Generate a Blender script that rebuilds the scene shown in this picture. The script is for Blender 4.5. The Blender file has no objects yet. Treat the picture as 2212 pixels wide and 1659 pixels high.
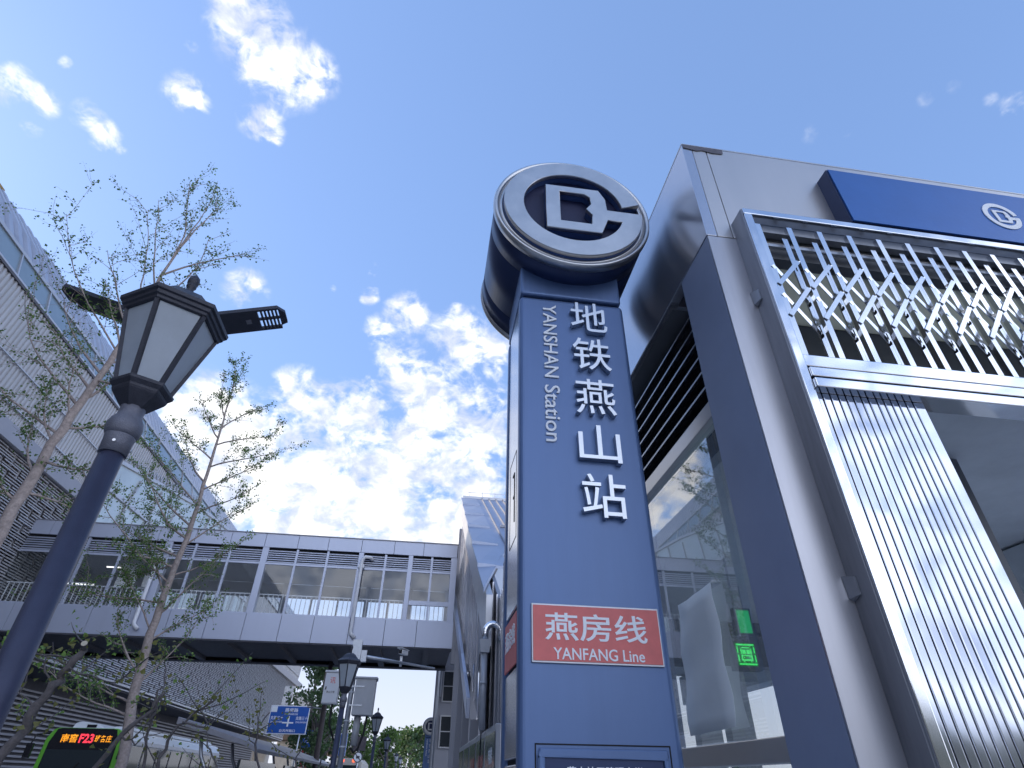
import bpy, bmesh, math, random
from mathutils import Vector, Matrix
rad = math.radians
S = bpy.context.scene
COL = S.collection
random.seed(7)

# ------------------------------------------------------------------ camera
# picture measurements are in a 2212 x 1659 grid; world: X right along the facades, Y into the street, Z up
FPX, CX, CY = 1218.6, 1106.0, 829.5
RX = Vector((0.98932993, 0.09318107, 0.11199814))     # world axes in camera axes (right, down, forward)
RY = Vector((-0.1452468, 0.57073149, 0.80818867))
RZ = Vector((0.01138702, -0.81583261, 0.578176))
EYE = Vector((0, 0, 1.55))
def ray(px, py):
    c = Vector((px-CX, py-CY, FPX)); return Vector((RX.dot(c), RY.dot(c), RZ.dot(c)))
def atY(px, py, Y): r = ray(px, py); return EYE + r*(Y/r.y)
def atX(px, py, X): r = ray(px, py); return EYE + r*(X/r.x)
cd = bpy.data.cameras.new('camera'); cam = bpy.data.objects.new('camera', cd); COL.objects.link(cam)
cd.sensor_width = 36; cd.lens = 36*FPX/2212; cd.clip_start = 0.05; cd.clip_end = 5000
m = Matrix(((RX[0], -RX[1], -RX[2], EYE.x), (RY[0], -RY[1], -RY[2], EYE.y), (RZ[0], -RZ[1], -RZ[2], EYE.z), (0, 0, 0, 1)))
cam.matrix_world = m
S.camera = cam

# ------------------------------------------------------------------ sky and sun
SUN_AZ = math.atan2(-0.9, 0.42)      # from +Y towards +X
SUN_EL = rad(29)
SKY_STRENGTH = 0.11
S.view_settings.view_transform = 'Standard'; S.view_settings.look = 'None'
S.view_settings.exposure = 1.65; S.view_settings.gamma = 1.0
W = bpy.data.worlds.new('World'); S.world = W; W.use_nodes = True
nt = W.node_tree; nt.nodes.clear()
def N(t, **k):
    n = nt.nodes.new(t)
    for a, b in k.items(): setattr(n, a, b)
    return n
def L(a, b): nt.links.new(a, b)
def MathN(op, a, b=None, c=None, clamp=False):
    n = N('ShaderNodeMath', operation=op); n.use_clamp = clamp
    for i, v in enumerate((a, b, c)):
        if v is None: continue
        if isinstance(v, (int, float)): n.inputs[i].default_value = v
        else: L(v, n.inputs[i])
    return n.outputs[0]
def MapR(v, a, b, c=0.0, d=1.0, smooth=True):
    n = N('ShaderNodeMapRange', interpolation_type='SMOOTHSTEP' if smooth else 'LINEAR')
    L(v, n.inputs[0])
    for i, x in enumerate((a, b, c, d)): n.inputs[i+1].default_value = x
    return n.outputs[0]
def MixC(f, a, b, mode='MIX'):
    n = N('ShaderNodeMix', data_type='RGBA', blend_type=mode)
    if isinstance(f, (int, float)): n.inputs[0].default_value = f
    else: L(f, n.inputs[0])
    for i, v in ((6, a), (7, b)):
        if isinstance(v, tuple): n.inputs[i].default_value = v if len(v) == 4 else v+(1,)
        else: L(v, n.inputs[i])
    return n.outputs[2]
sky = N('ShaderNodeTexSky', sky_type='NISHITA'); sky.sun_disc = False
sky.sun_elevation = SUN_EL; sky.sun_rotation = SUN_AZ
sky.air_density = 1.0; sky.dust_density = 0.6; sky.ozone_density = 2.0; sky.altitude = 100
tc = N('ShaderNodeTexCoord'); D = tc.outputs['Generated']
sep = N('ShaderNodeSeparateXYZ'); L(D, sep.inputs[0])
gm_ = N('ShaderNodeGamma'); L(sky.outputs[0], gm_.inputs[0]); gm_.inputs[1].default_value = .40     # flattens the sky's range, as the phone's tone mapping does
skyc = MixC(1.0, gm_.outputs[0], (.82, 1.13, 1.74), 'MULTIPLY')
# pale air towards the horizon
haze_f = MapR(sep.outputs[2], 0.0, 0.42, 1.0, 0.0)
haze_f = MathN('MULTIPLY', haze_f, 0.8)
skyc = MixC(haze_f, skyc, (2.75, 2.75, 3.05))
# clouds: patches of cover (direction, angular radius), broken up by noise
def dirn(px, py): return ray(px, py).normalized()
CL = [(545, 60, 90, 1.0), (600, 140, 95, 1.0), (670, 160, 60, .95), (500, 0, 60, .9), (405, 205, 48, .85), (565, 265, 48, .95), (590, 290, 26, .8),
      (30, 190, 55, .8), (85, 215, 45, .7), (190, 250, 36, .75), (225, 290, 36, .8), (140, 135, 16, .7), (415, 100, 18, .7), (65, 275, 25, .65), (265, 330, 16, .7),
      (530, 622, 50, .85), (805, 582, 18, .75), (797, 637, 24, .8), (722, 622, 12, .7),
      (880, 680, 50, .95), (825, 715, 40, .9), (985, 670, 20, .7), (990, 730, 70, .9), (1050, 770, 70, .85), (860, 770, 60, .85),
      (640, 850, 60, 1.05), (700, 900, 90, 1.05), (800, 870, 80, 1.0), (920, 860, 110, 1.0), (1040, 900, 90, .95),
      (600, 960, 110, 1.15), (500, 1010, 170, 1.5), (720, 1010, 130, 1.15), (860, 980, 130, 1.1), (1000, 1020, 120, 1.05),
      (650, 1110, 150, 1.35), (820, 1120, 140, 1.25), (980, 1130, 120, 1.15), (450, 900, 100, 1.2),
      (2195, 230, 50, .62), (2140, 215, 25, .5), (2060, 185, 30, .36), (2000, 215, 30, .34), (1830, 280, 32, .34), (1750, 290, 36, .33),
      (1390, 715, 45, .8), (1450, 950, 150, 1.0)]
cover = None
for (px, py, r, w) in CL:
    d = dirn(px, py); q = dirn(px+r*.7, py-r*.7); ang = (d-q).length
    n = N('ShaderNodeVectorMath', operation='DISTANCE'); L(D, n.inputs[0]); n.inputs[1].default_value = d
    v = MapR(n.outputs['Value'], ang*.25, ang*1.6, w, 0.0)
    cover = v if cover is None else MathN('SMOOTH_MAX', cover, v, 0.12)
cover = MathN('MAXIMUM', MathN('SUBTRACT', cover, 0.05), 0.0)
# the sky behind the camera: broad banks of bright cloud below 55 degrees
back = MathN('MULTIPLY', MapR(sep.outputs[1], 0.05, -0.35), MapR(sep.outputs[2], 0.92, 0.35))
back = MathN('MULTIPLY', back, 0.92)
leftb = MathN('MULTIPLY', MapR(sep.outputs[0], -0.55, -0.9), 0.6)
cover = MathN('MAXIMUM', cover, back)
cover = MathN('MAXIMUM', cover, leftb)
rightb = MathN('MULTIPLY', MapR(sep.outputs[0], .74, .92), MapR(sep.outputs[2], .75, .3)); cover = MathN('MAXIMUM', cover, MathN('MULTIPLY', rightb, .85))  # unseen cloud bank added on the right to brighten the facades
mp = N('ShaderNodeMapping'); L(D, mp.inputs[0]); mp.inputs['Scale'].default_value = (1, 1, 1.35)
def noise(scale, detail, rough, off, dist=0.0):
    n = N('ShaderNodeTexNoise'); a = N('ShaderNodeVectorMath', operation='ADD'); L(mp.outputs[0], a.inputs[0]); a.inputs[1].default_value = off
    L(a.outputs[0], n.inputs['Vector']); n.inputs['Scale'].default_value = scale; n.inputs['Detail'].default_value = detail
    n.inputs['Roughness'].default_value = rough; n.inputs['Distortion'].default_value = dist
    return n.outputs['Fac']
n1 = noise(7.0, 4, 0.55, (3.1, 1.7, 0.4), 0.3)
n2 = noise(17.0, 5, 0.58, (0.3, 5.2, 2.2), 0.6)
n4 = noise(44.0, 5, 0.55, (2.3, 1.2, 4.2), 0.5)
nn = MathN('ADD', MathN('ADD', MathN('MULTIPLY', n1, 0.30), MathN('MULTIPLY', n2, 0.52)), MathN('MULTIPLY', n4, 0.26))
amp = MathN('MINIMUM', MathN('MULTIPLY', cover, 6.0), 4.6)
dens = MathN('ADD', MathN('MULTIPLY', cover, .70), MathN('MULTIPLY', MathN('SUBTRACT', nn, 0.535), amp))
alpha = MapR(dens, 0.14, 0.88)
core = MapR(dens, 0.7, 1.35)
n3 = noise(16.0, 8, 0.55, (7.3, 0.2, 1.1), 0.3)
shade = MapR(n3, 0.36, 0.6)
cl_col = MixC(MathN('MAXIMUM', MathN('MULTIPLY', core, .55), MathN('MULTIPLY', shade, 0.95)), (2.05, 2.3, 2.95), (4.2, 4.15, 4.1))
rear = MathN('MAXIMUM', MapR(sep.outputs[1], 0.1, -0.4), MapR(sep.outputs[0], .72, .9))
cl_col = MixC(rear, cl_col, MixC(shade, (4.2, 5.0, 6.8), (7.6, 8.0, 9.0)))
skyc = MixC(MathN('MULTIPLY', alpha, 0.97), skyc, cl_col)
bg = N('ShaderNodeBackground'); bg.inputs['Strength'].default_value = SKY_STRENGTH; L(skyc, bg.inputs['Color'])
out = N('ShaderNodeOutputWorld'); L(bg.outputs[0], out.inputs[0])

sl = bpy.data.lights.new('sun', 'SUN'); sun = bpy.data.objects.new('sun', sl); COL.objects.link(sun)
sl.energy = 2.0; sl.angle = rad(0.5); sl.color = (1.0, 0.84, 0.64)
sd = Vector((math.sin(SUN_AZ)*math.cos(SUN_EL), math.cos(SUN_AZ)*math.cos(SUN_EL), math.sin(SUN_EL)))
sun.rotation_euler = (-sd).to_track_quat('-Z', 'Y').to_euler(); sun.location = sd*200

# ------------------------------------------------------------------ materials
def mat(name, col, rough=.5, metal=0.0, var=0.0, vscale=6.0, bump=0.0, bscale=60.0, rvar=0.0, emit=None, estr=1.0, spec=None, streak=False, coat=0.0):
    M = bpy.data.materials.new(name); M.use_nodes = True; t = M.node_tree; b = t.nodes['Principled BSDF']
    b.inputs['Base Color'].default_value = (*col, 1); b.inputs['Roughness'].default_value = rough; b.inputs['Metallic'].default_value = metal
    if spec is not None: b.inputs['Specular IOR Level'].default_value = spec
    if coat: b.inputs['Coat Weight'].default_value = coat; b.inputs['Coat Roughness'].default_value = .08
    if emit: b.inputs['Emission Color'].default_value = (*emit, 1); b.inputs['Emission Strength'].default_value = estr
    g = t.nodes.new('ShaderNodeNewGeometry'); vec = g.outputs['Position']
    if var > 0 or rvar > 0:
        mpn = t.nodes.new('ShaderNodeMapping'); t.links.new(vec, mpn.inputs[0])
        if streak: mpn.inputs['Scale'].default_value = (1, 1, .12)
        nz = t.nodes.new('ShaderNodeTexNoise'); nz.inputs['Scale'].default_value = vscale; nz.inputs['Detail'].default_value = 7; nz.inputs['Roughness'].default_value = .62
        t.links.new(mpn.outputs[0], nz.inputs['Vector'])
        if var > 0:
            r = t.nodes.new('ShaderNodeValToRGB'); r.color_ramp.elements[0].position = .3; r.color_ramp.elements[1].position = .72
            r.color_ramp.elements[0].color = (*[max(0, c*(1-var)) for c in col], 1); r.color_ramp.elements[1].color = (*[min(1, c*(1+var*.7)) for c in col], 1)
            t.links.new(nz.outputs['Fac'], r.inputs[0]); t.links.new(r.outputs[0], b.inputs['Base Color'])
        if rvar > 0:
            mr = t.nodes.new('ShaderNodeMapRange'); mr.inputs[3].default_value = max(.02, rough-rvar); mr.inputs[4].default_value = min(1, rough+rvar)
            t.links.new(nz.outputs['Fac'], mr.inputs[0]); t.links.new(mr.outputs[0], b.inputs['Roughness'])
    if bump > 0:
        nb = t.nodes.new('ShaderNodeTexNoise'); nb.inputs['Scale'].default_value = bscale; nb.inputs['Detail'].default_value = 4 if bscale > 20 else .5
        t.links.new(vec, nb.inputs['Vector'])
        bm_ = t.nodes.new('ShaderNodeBump'); bm_.inputs['Strength'].default_value = bump; bm_.inputs['Distance'].default_value = .01 if bscale > 20 else .06
        t.links.new(nb.outputs['Fac'], bm_.inputs['Height']); t.links.new(bm_.outputs[0], b.inputs['Normal'])
    return M
def glass_mat(name, tint, refl=1.0, rough=.02, tone_fill=0.0):
    M = bpy.data.materials.new(name); M.use_nodes = True; t = M.node_tree; t.nodes.clear()
    o = t.nodes.new('ShaderNodeOutputMaterial'); tr = t.nodes.new('ShaderNodeBsdfTransparent'); tr.inputs[0].default_value = (*tint, 1)
    gl = t.nodes.new('ShaderNodeBsdfGlossy'); gl.inputs['Roughness'].default_value = rough; gl.inputs['Color'].default_value = (1, 1, 1, 1)
    fr = t.nodes.new('ShaderNodeFresnel'); fr.inputs[0].default_value = 1.52
    mu = t.nodes.new('ShaderNodeMath'); mu.operation = 'MULTIPLY'; mu.use_clamp = True; mu.inputs[1].default_value = refl; t.links.new(fr.outputs[0], mu.inputs[0])
    ge = t.nodes.new('ShaderNodeNewGeometry'); iv = t.nodes.new('ShaderNodeMath'); iv.operation = 'SUBTRACT'; iv.inputs[0].default_value = 1.0; t.links.new(ge.outputs['Backfacing'], iv.inputs[1])
    m3 = t.nodes.new('ShaderNodeMath'); m3.operation = 'MULTIPLY'; t.links.new(mu.outputs[0], m3.inputs[0]); t.links.new(iv.outputs[0], m3.inputs[1])
    mx = t.nodes.new('ShaderNodeMixShader'); t.links.new(m3.outputs[0], mx.inputs[0]); t.links.new(tr.outputs[0], mx.inputs[1]); t.links.new(gl.outputs[0], mx.inputs[2])
    last = mx.outputs[0]
    if tone_fill > 0:
        df = t.nodes.new('ShaderNodeBsdfDiffuse'); df.inputs[0].default_value = (.68, .74, .76, 1)  # even pale veil mixed in so the panes look brighter
        m2 = t.nodes.new('ShaderNodeMixShader'); m2.inputs[0].default_value = tone_fill; t.links.new(last, m2.inputs[1]); t.links.new(df.outputs[0], m2.inputs[2]); last = m2.outputs[0]
    t.links.new(last, o.inputs[0]); return M

def leaf_mat(name, col, tr=.35, tint=(1.3, 1.6, .7)):
    X = mat(name, col, .55, var=.35, vscale=9)
    t = X.node_tree; b = t.nodes['Principled BSDF']; o = [n for n in t.nodes if n.type == 'OUTPUT_MATERIAL'][0]
    tl = t.nodes.new('ShaderNodeBsdfTranslucent'); tl.inputs[0].default_value = (min(1, col[0]*tint[0]), min(1, col[1]*tint[1]), min(1, col[2]*tint[2]), 1)
    mx = t.nodes.new('ShaderNodeMixShader'); mx.inputs[0].default_value = tr
    t.links.new(b.outputs[0], mx.inputs[1]); t.links.new(tl.outputs[0], mx.inputs[2]); t.links.new(mx.outputs[0], o.inputs[0]); return X
M = {}
M['pave'] = mat('paving', (.42, .41, .40), .85, var=.25, vscale=2, bump=.3)
M['asphalt'] = mat('asphalt', (.055, .055, .058), .9, var=.3, vscale=3, bump=.4)
M['kerb'] = mat('kerb_stone', (.38, .37, .36), .8, var=.2)
M['paint'] = mat('road_paint', (.75, .75, .72), .7, var=.15)
M['blue'] = mat('blue_enamel', (.118, .185, .345), .38, .35, var=.13, vscale=4, rvar=.08, streak=True, bump=.08, bscale=420)
M['navy'] = mat('dark_blue_enamel', (.026, .042, .11), .35, .3, var=.15, bump=.06, bscale=300)
M['recess'] = mat('deep_blue', (.014, .018, .065), .6)
M['bevelblue'] = mat('blue_edge', (.06, .11, .27), .4, .2)
M['brush'] = mat('brushed_steel', (.60, .585, .57), .34, 1.0, var=.10, vscale=9, rvar=.07, bump=.05, bscale=250)
M['side'] = mat('side_panel_metal', (.62, .62, .66), .20, .9, var=.05, vscale=3, rvar=.04)
M['letter'] = mat('letter_metal', (.60, .62, .65), .36, 1.0, var=.06)
M['white'] = mat('white_paint', (.92, .92, .92), .5, var=.04)
M['red'] = mat('red_panel', (.74, .165, .145), .45, var=.10, vscale=14)
M['chrome'] = mat('polished_steel', (.70, .72, .76), .09, 1.0, var=.08, vscale=4, rvar=.05, bump=.04, bscale=5)
M['bar'] = mat('gate_steel', (.72, .74, .77), .13, 1.0, rvar=.04)
M['steelgrey'] = mat('dull_steel', (.44, .45, .48), .38, .9, var=.16, vscale=7, rvar=.08, streak=True)
M['alu'] = mat('grey_aluminium_panel', (.58, .55, .53), .33, .75, var=.07, vscale=2.2, rvar=.06, bump=.03, bscale=120, streak=True)
M['alu_dark'] = mat('slate_aluminium', (.30, .345, .46), .5, .1, var=.08, vscale=3, bump=.03, bscale=200)
M['alu_side'] = mat('glossy_aluminium', (.56,.56,.60), .21, .8, var=.05, vscale=1.6, rvar=.03, bump=.06, bscale=2.5)
M['tape'] = mat('bitumen_tape', (.12, .11, .13), .6, var=.3, vscale=20)
M['tone_fill'] = mat('dark_gap', (.012, .012, .015), .8)  # near-black tone for gaps, seams and backings
M['signblue'] = mat('signboard_blue', (.028, .130, .41), .35, .15, var=.06, vscale=7, bump=.03)
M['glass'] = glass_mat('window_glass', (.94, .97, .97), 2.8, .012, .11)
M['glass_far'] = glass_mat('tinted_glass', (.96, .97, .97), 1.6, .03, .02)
M['bceil'] = mat('bridge_lining', (.50, .51, .54), .6, var=.06, vscale=1.0)
M['cream'] = leaf_mat('cream_backlit_soffit', (.88, .80, .64), .85, (1.1, 1.1, 1.1))  # translucent, so light from the added roof opening shows through
M['film'] = mat('paper_film', (.80, .84, .85), .6, var=.03, vscale=5)
M['dullside'] = mat('stained_steel', (.30, .31, .34), .42, .85, var=.35, vscale=9, rvar=.08, streak=True)
M['leafsteel'] = mat('gate_leaf_steel', (.50, .53, .60), .09, 1.0, var=.06, vscale=2.5, rvar=.045, bump=.10, bscale=3.5)
M['frontal'] = mat('column_aluminium', (.48, .47, .49), .36, .75, var=.20, vscale=5, rvar=.06, streak=True)
M['inner'] = mat('inner_wall', (.62, .64, .66), .7, var=.1)
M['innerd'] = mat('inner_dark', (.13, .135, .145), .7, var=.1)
M['green_led'] = mat('green_led', (.0, .02, .0), .5, emit=(.05, 1.0, .16), estr=.36)
M['green_glow'] = mat('green_reflection_glow', (.0, .12, .04), .5, emit=(.0, .55, .14), estr=.22)  # glow standing in for the train sign reflected in glass
M['green_dim'] = mat('green_led_field', (.0, .03, .0), .5, emit=(.0, .25, .02), estr=.22)
M['led_o'] = mat('orange_led', (.02, .01, .0), .5, emit=(1.0, .36, .02), estr=.42)
M['led_r'] = mat('red_led', (.02, .0, .0), .5, emit=(1.0, .05, .09), estr=.45)
M['tube'] = mat('lamp_tube', (.8, .8, .8), .5, emit=(1, 1, 1), estr=.6)
M['tail'] = mat('tail_light', (.3, .02, .01), .4, emit=(1.0, .12, .05), estr=.8)
M['black'] = mat('black_cast_iron', (.045, .045, .058), .5, .3, var=.2, vscale=30, bump=.25, bscale=160)
M['pole'] = mat('dark_pole_paint', (.050, .053, .090), .42, .2, var=.15, vscale=12, bump=.12, bscale=260)
M['collar'] = mat('grey_cast_collar', (.17, .17, .20), .55, .3, var=.15, vscale=30, bump=.3, bscale=200)
M['frost'] = mat('frosted_lantern_glass', (.50, .54, .58), .45, var=.08, vscale=8, bump=.06, bscale=90)
M['frost'].node_tree.nodes['Principled BSDF'].inputs['Transmission Weight'].default_value = .30
M['led_body'] = mat('street_light_body', (.035, .038, .055), .5, .3, var=.1)
M['lens'] = mat('clear_lens', (.75, .78, .82), .3)
M['ribs'] = mat('ribbed_zinc', (.42, .42, .435), .42, .2, var=.14, vscale=1.2, streak=True)
M['ribs_top'] = mat('ribbed_zinc_roof', (.40, .42, .48), .42, .5, var=.10, vscale=1.0)
M['coping'] = mat('sunlit_coping', (.30, .20, .06), .6, var=.2)  # yellow puts sunlight on the roof edge into the colour
M['clad'] = mat('grey_cladding', (.29, .295, .33), .45, .45, var=.06, vscale=1.2, bump=.02)
M['clad2'] = mat('bridge_cladding', (.48, .51, .61), .42, .45, var=.06, vscale=.8, rvar=.04, streak=True)
M['slats'] = mat('louvre_metal', (.46, .455, .47), .45, .2, var=.10, vscale=2)
M['darkwall'] = mat('dark_wall', (.085, .085, .10), .7, var=.2)
M['stone'] = mat('pale_stone', (.42, .40, .37), .8, var=.25, vscale=2, bump=.4, bscale=20)
M['teal_glass'] = mat('clerestory_glass', (.17, .23, .28), .12, .0, spec=.9, var=.1, vscale=1.0)
M['wedge_glass'] = mat('pale_glazing', (.50, .56, .57), .15, .2, var=.14, vscale=.8)
M['roof_tile'] = mat('zinc_roof_sheet', (.34, .38, .48), .40, .5, var=.10, vscale=1.3, rvar=.05)
M['gable'] = mat('gable_trim', (.50, .50, .52), .35, .6, var=.06)
M['pipe_w'] = mat('white_pipe', (.72, .72, .74), .4, var=.06)
M['pipe_g'] = mat('grey_pipe', (.42, .43, .46), .45, .3, var=.1)
M['foil'] = mat('foil_duct', (.78, .78, .80), .15, 1.0, bump=.5, bscale=35)
M['bark'] = mat('bark', (.36, .29, .255), .9, var=.35, vscale=22, bump=.7, bscale=40)
M['bark2'] = mat('dark_bark', (.14, .12, .115), .9, var=.35, vscale=25, bump=.7, bscale=50)
M['cut'] = mat('cut_wood', (.62, .52, .38), .8, var=.2, vscale=40)
M['leaf'] = leaf_mat('ginkgo_leaf', (.105, .165, .055))
M['leaf_y'] = leaf_mat('young_ginkgo_leaf', (.19, .29, .075))
M['leaf_d'] = leaf_mat('dark_leaf', (.075, .125, .055), .25)
M['leaf_b'] = leaf_mat('browning_leaf', (.20, .18, .06))
M['bus_green'] = mat('bus_green', (.16, .50, .05), .3, coat=.5)
M['bus_white'] = mat('bus_white', (.78, .79, .80), .35)
M['bus_black'] = mat('bus_black', (.012, .012, .016), .12, spec=.7)
M['bus_glass'] = mat('bus_glass', (.02, .03, .035), .06, spec=.8)
M['rubber'] = mat('rubber', (.02, .02, .02), .8)
M['roadblue'] = mat('road_sign_blue', (.015, .10, .42), .45, var=.06)
M['cab'] = mat('cabinet_paint', (.66, .66, .68), .5, var=.05)
M['cab_g'] = mat('cabinet_grey', (.46, .46, .47), .5, var=.06)
M['galv'] = mat('galvanised_steel', (.50, .52, .56), .4, .7, var=.10, vscale=10)
M['shelter'] = mat('shelter_roof', (.30, .29, .31), .5, .3, var=.12)
M['conc'] = mat('concrete', (.46, .43, .38), .85, var=.15, vscale=1.5, bump=.2)
M['conc_b'] = mat('brown_soffit', (.14, .10, .075), .85, var=.2)
M['brown'] = mat('brown_sign_back', (.085, .070, .075), .6)
M['hill'] = mat('hill', (.07, .085, .08), .95, var=.3, vscale=.02)
M['poster'] = mat('poster_red', (.35, .05, .06), .25, var=.5, vscale=3)
M['poster2'] = mat('poster_dark', (.06, .075, .085), .15, var=.7, vscale=2.5)
M['wtile'] = mat('far_wall', (.55, .52, .48), .8, var=.12, vscale=.5)
M['darkwin'] = mat('dark_window', (.03, .035, .04), .15)

# ------------------------------------------------------------------ mesh helpers
class MB:
    def __init__(s): s.v = []; s.f = []; s.sm = []
    def add(s, vs, fs, smooth=False):
        k = len(s.v); s.v += [tuple(v) for v in vs]; s.f += [tuple(i+k for i in f) for f in fs]; s.sm += [smooth]*len(fs); return s
    def box(s, x0, x1, y0, y1, z0, z1):
        return s.add([(x0,y0,z0),(x1,y0,z0),(x1,y1,z0),(x0,y1,z0),(x0,y0,z1),(x1,y0,z1),(x1,y1,z1),(x0,y1,z1)],
                     [(0,3,2,1),(4,5,6,7),(0,1,5,4),(1,2,6,5),(2,3,7,6),(3,0,4,7)])
    def hexa(s, b, t):      # bottom 4, top 4 (same order)
        return s.add(list(b)+list(t), [(0,3,2,1),(4,5,6,7),(0,1,5,4),(1,2,6,5),(2,3,7,6),(3,0,4,7)])
    def beam(s, p, q, w, h, up=(0,0,1)):
        p = Vector(p); q = Vector(q); d = (q-p).normalized(); up = Vector(up)
        if abs(d.dot(up)) > .98: up = Vector((0,1,0))
        a = d.cross(up).normalized()*(w/2); c = a.cross(d).normalized()*(h/2)
        return s.hexa([p-a-c, p+a-c, q+a-c, q-a-c], [p-a+c, p+a+c, q+a+c, q-a+c])
    def prism(s, poly, axis, a, b, smooth=False):   # poly in the two other axes
        def P(u, w, t): return {'x': (t,u,w), 'y': (u,t,w), 'z': (u,w,t)}[axis]
        n = len(poly); vs = [P(u,w,a) for u,w in poly]+[P(u,w,b) for u,w in poly]
        s.add(vs, [tuple(range(n))[::-1], tuple(range(n, 2*n))])
        return s.add(vs, [(i,(i+1)%n,n+(i+1)%n,n+i) for i in range(n)], smooth)
    def tube(s, pts, rs, n=8, caps=True, smooth=True, phase=0):
        pts = [Vector(p) for p in pts]
        if isinstance(rs, (int, float)): rs = [rs]*len(pts)
        k = len(s.v); ref = None; vs = []
        for i, p in enumerate(pts):
            d = (pts[min(i+1, len(pts)-1)]-pts[max(i-1, 0)])
            d = d.normalized() if d.length > 1e-9 else Vector((0,0,1))
            if ref is None: ref = Vector((1,0,0)) if abs(d.x) < .9 else Vector((0,1,0))
            a = (ref-d*ref.dot(d)).normalized(); b = d.cross(a); ref = a
            vs += [p+(a*math.cos(phase+2*math.pi*j/n)+b*math.sin(phase+2*math.pi*j/n))*rs[i] for j in range(n)]
        s.add(vs, [(i*n+j, i*n+(j+1)%n, (i+1)*n+(j+1)%n, (i+1)*n+j) for i in range(len(pts)-1) for j in range(n)], smooth)
        if caps:
            s.add(vs[:n], [tuple(range(n))[::-1]]); s.add(vs[-n:], [tuple(range(n))])
        return s
    def lathe(s, prof, c, n=24, smooth=True, phase=0, caps=True):   # prof: (r, z) about a vertical axis at c
        vs = [(c[0]+r*math.cos(phase+2*math.pi*j/n), c[1]+r*math.sin(phase+2*math.pi*j/n), c[2]+z) for r, z in prof for j in range(n)]
        s.add(vs, [(i*n+j, i*n+(j+1)%n, (i+1)*n+(j+1)%n, (i+1)*n+j) for i in range(len(prof)-1) for j in range(n)], smooth)
        if caps: s.add(vs[:n], [tuple(range(n))[::-1]]); s.add(vs[-n:], [tuple(range(n))])
        return s
    def build(s, name, m, parent=None, bevel=0, seg=2, fix=True):
        off = Vector((0,0,0))
        if parent:
            r = parent
            while r.parent: r = r.parent
            off = r.location
        me = bpy.data.meshes.new(name); me.from_pydata([Vector(v)-off for v in s.v], [], s.f); me.update()
        me.polygons.foreach_set('use_smooth', s.sm)
        if fix:
            bm_ = bmesh.new(); bm_.from_mesh(me); bmesh.ops.remove_doubles(bm_, verts=bm_.verts, dist=1e-6)
            bmesh.ops.recalc_face_normals(bm_, faces=bm_.faces); bm_.to_mesh(me); bm_.free()
        me.materials.append(m)
        o = bpy.data.objects.new(name, me); COL.objects.link(o)
        if parent: o.parent = parent
        if bevel:
            bv = o.modifiers.new('bevel', 'BEVEL'); bv.width = bevel; bv.segments = seg; bv.limit_method = 'ANGLE'; bv.angle_limit = rad(40); bv.harden_normals = False
        return o
def tag(o, label=None, cat=None, group=None, kind=None):
    if label: o['label'] = label
    if cat: o['category'] = cat
    if group: o['group'] = group
    if kind: o['kind'] = kind
    return o
def thing(name, label, cat, loc, group=None):
    o = bpy.data.objects.new(name, None); COL.objects.link(o); o.location = loc; o.empty_display_size = .2
    return tag(o, label, cat, group)
def struct(o): o['kind'] = 'structure'; return o
def copy_tree(o, loc=None, parent=None, first=True):
    c = o.copy(); COL.objects.link(c)
    if first: c.location = loc
    else: c.parent = parent
    for ch in list(o.children): copy_tree(ch, None, c, False)
    return c
def flat(name, curve, m, parent, origin, xd, yd, sx, sy):
    """evaluate a curve and stand it on a plane: curve x -> xd*sx, y -> yd*sy, z -> the plane's normal"""
    o = bpy.data.objects.new('tmp', curve); COL.objects.link(o)
    me = bpy.data.meshes.new_from_object(o.evaluated_get(bpy.context.evaluated_depsgraph_get()))
    bpy.data.objects.remove(o); bpy.data.curves.remove(curve)
    off = Vector((0,0,0)); r = parent
    while r is not None:
        off = r.location; r = r.parent
    xd, yd = Vector(xd).normalized(), Vector(yd).normalized(); nn_ = xd.cross(yd); origin = Vector(origin)
    for v in me.vertices: v.co = origin + xd*(v.co.x*sx) + yd*(v.co.y*sy) + nn_*v.co.z - off
    me.name = name; me.materials.clear(); me.materials.append(m)
    q = bpy.data.objects.new(name, me); COL.objects.link(q)
    if parent: q.parent = parent
    return q
def text(name, body, m, parent, center, xd, yd, w, h, depth=.004, bold=0.0, bev=0.0):
    """text fitted into a box w x h (metres) centred on a point of a plane"""
    c = bpy.data.curves.new('t', 'FONT'); c.body = body; c.resolution_u = 4; c.offset = bold
    o = bpy.data.objects.new('tmp', c); COL.objects.link(o)
    me = bpy.data.meshes.new_from_object(o.evaluated_get(bpy.context.evaluated_depsgraph_get()))
    xs = [v.co.x for v in me.vertices]; ys = [v.co.y for v in me.vertices]; bpy.data.meshes.remove(me); bpy.data.objects.remove(o)
    x0, x1, y0, y1 = min(xs), max(xs), min(ys), max(ys); sx, sy = w/(x1-x0), h/(y1-y0)
    c.extrude = depth; c.bevel_depth = bev/max(sx, 1e-6) if bev else 0; c.bevel_resolution = 1
    if bev: c.bevel_depth = bev; c.offset = bold-bev*.5/max(sx,1e-6)*0
    xd, yd = Vector(xd).normalized(), Vector(yd).normalized()
    org = Vector(center) - xd*((x0+x1)/2*sx) - yd*((y0+y1)/2*sy)
    return flat(name, c, m, parent, org, xd, yd, sx, sy)
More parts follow.
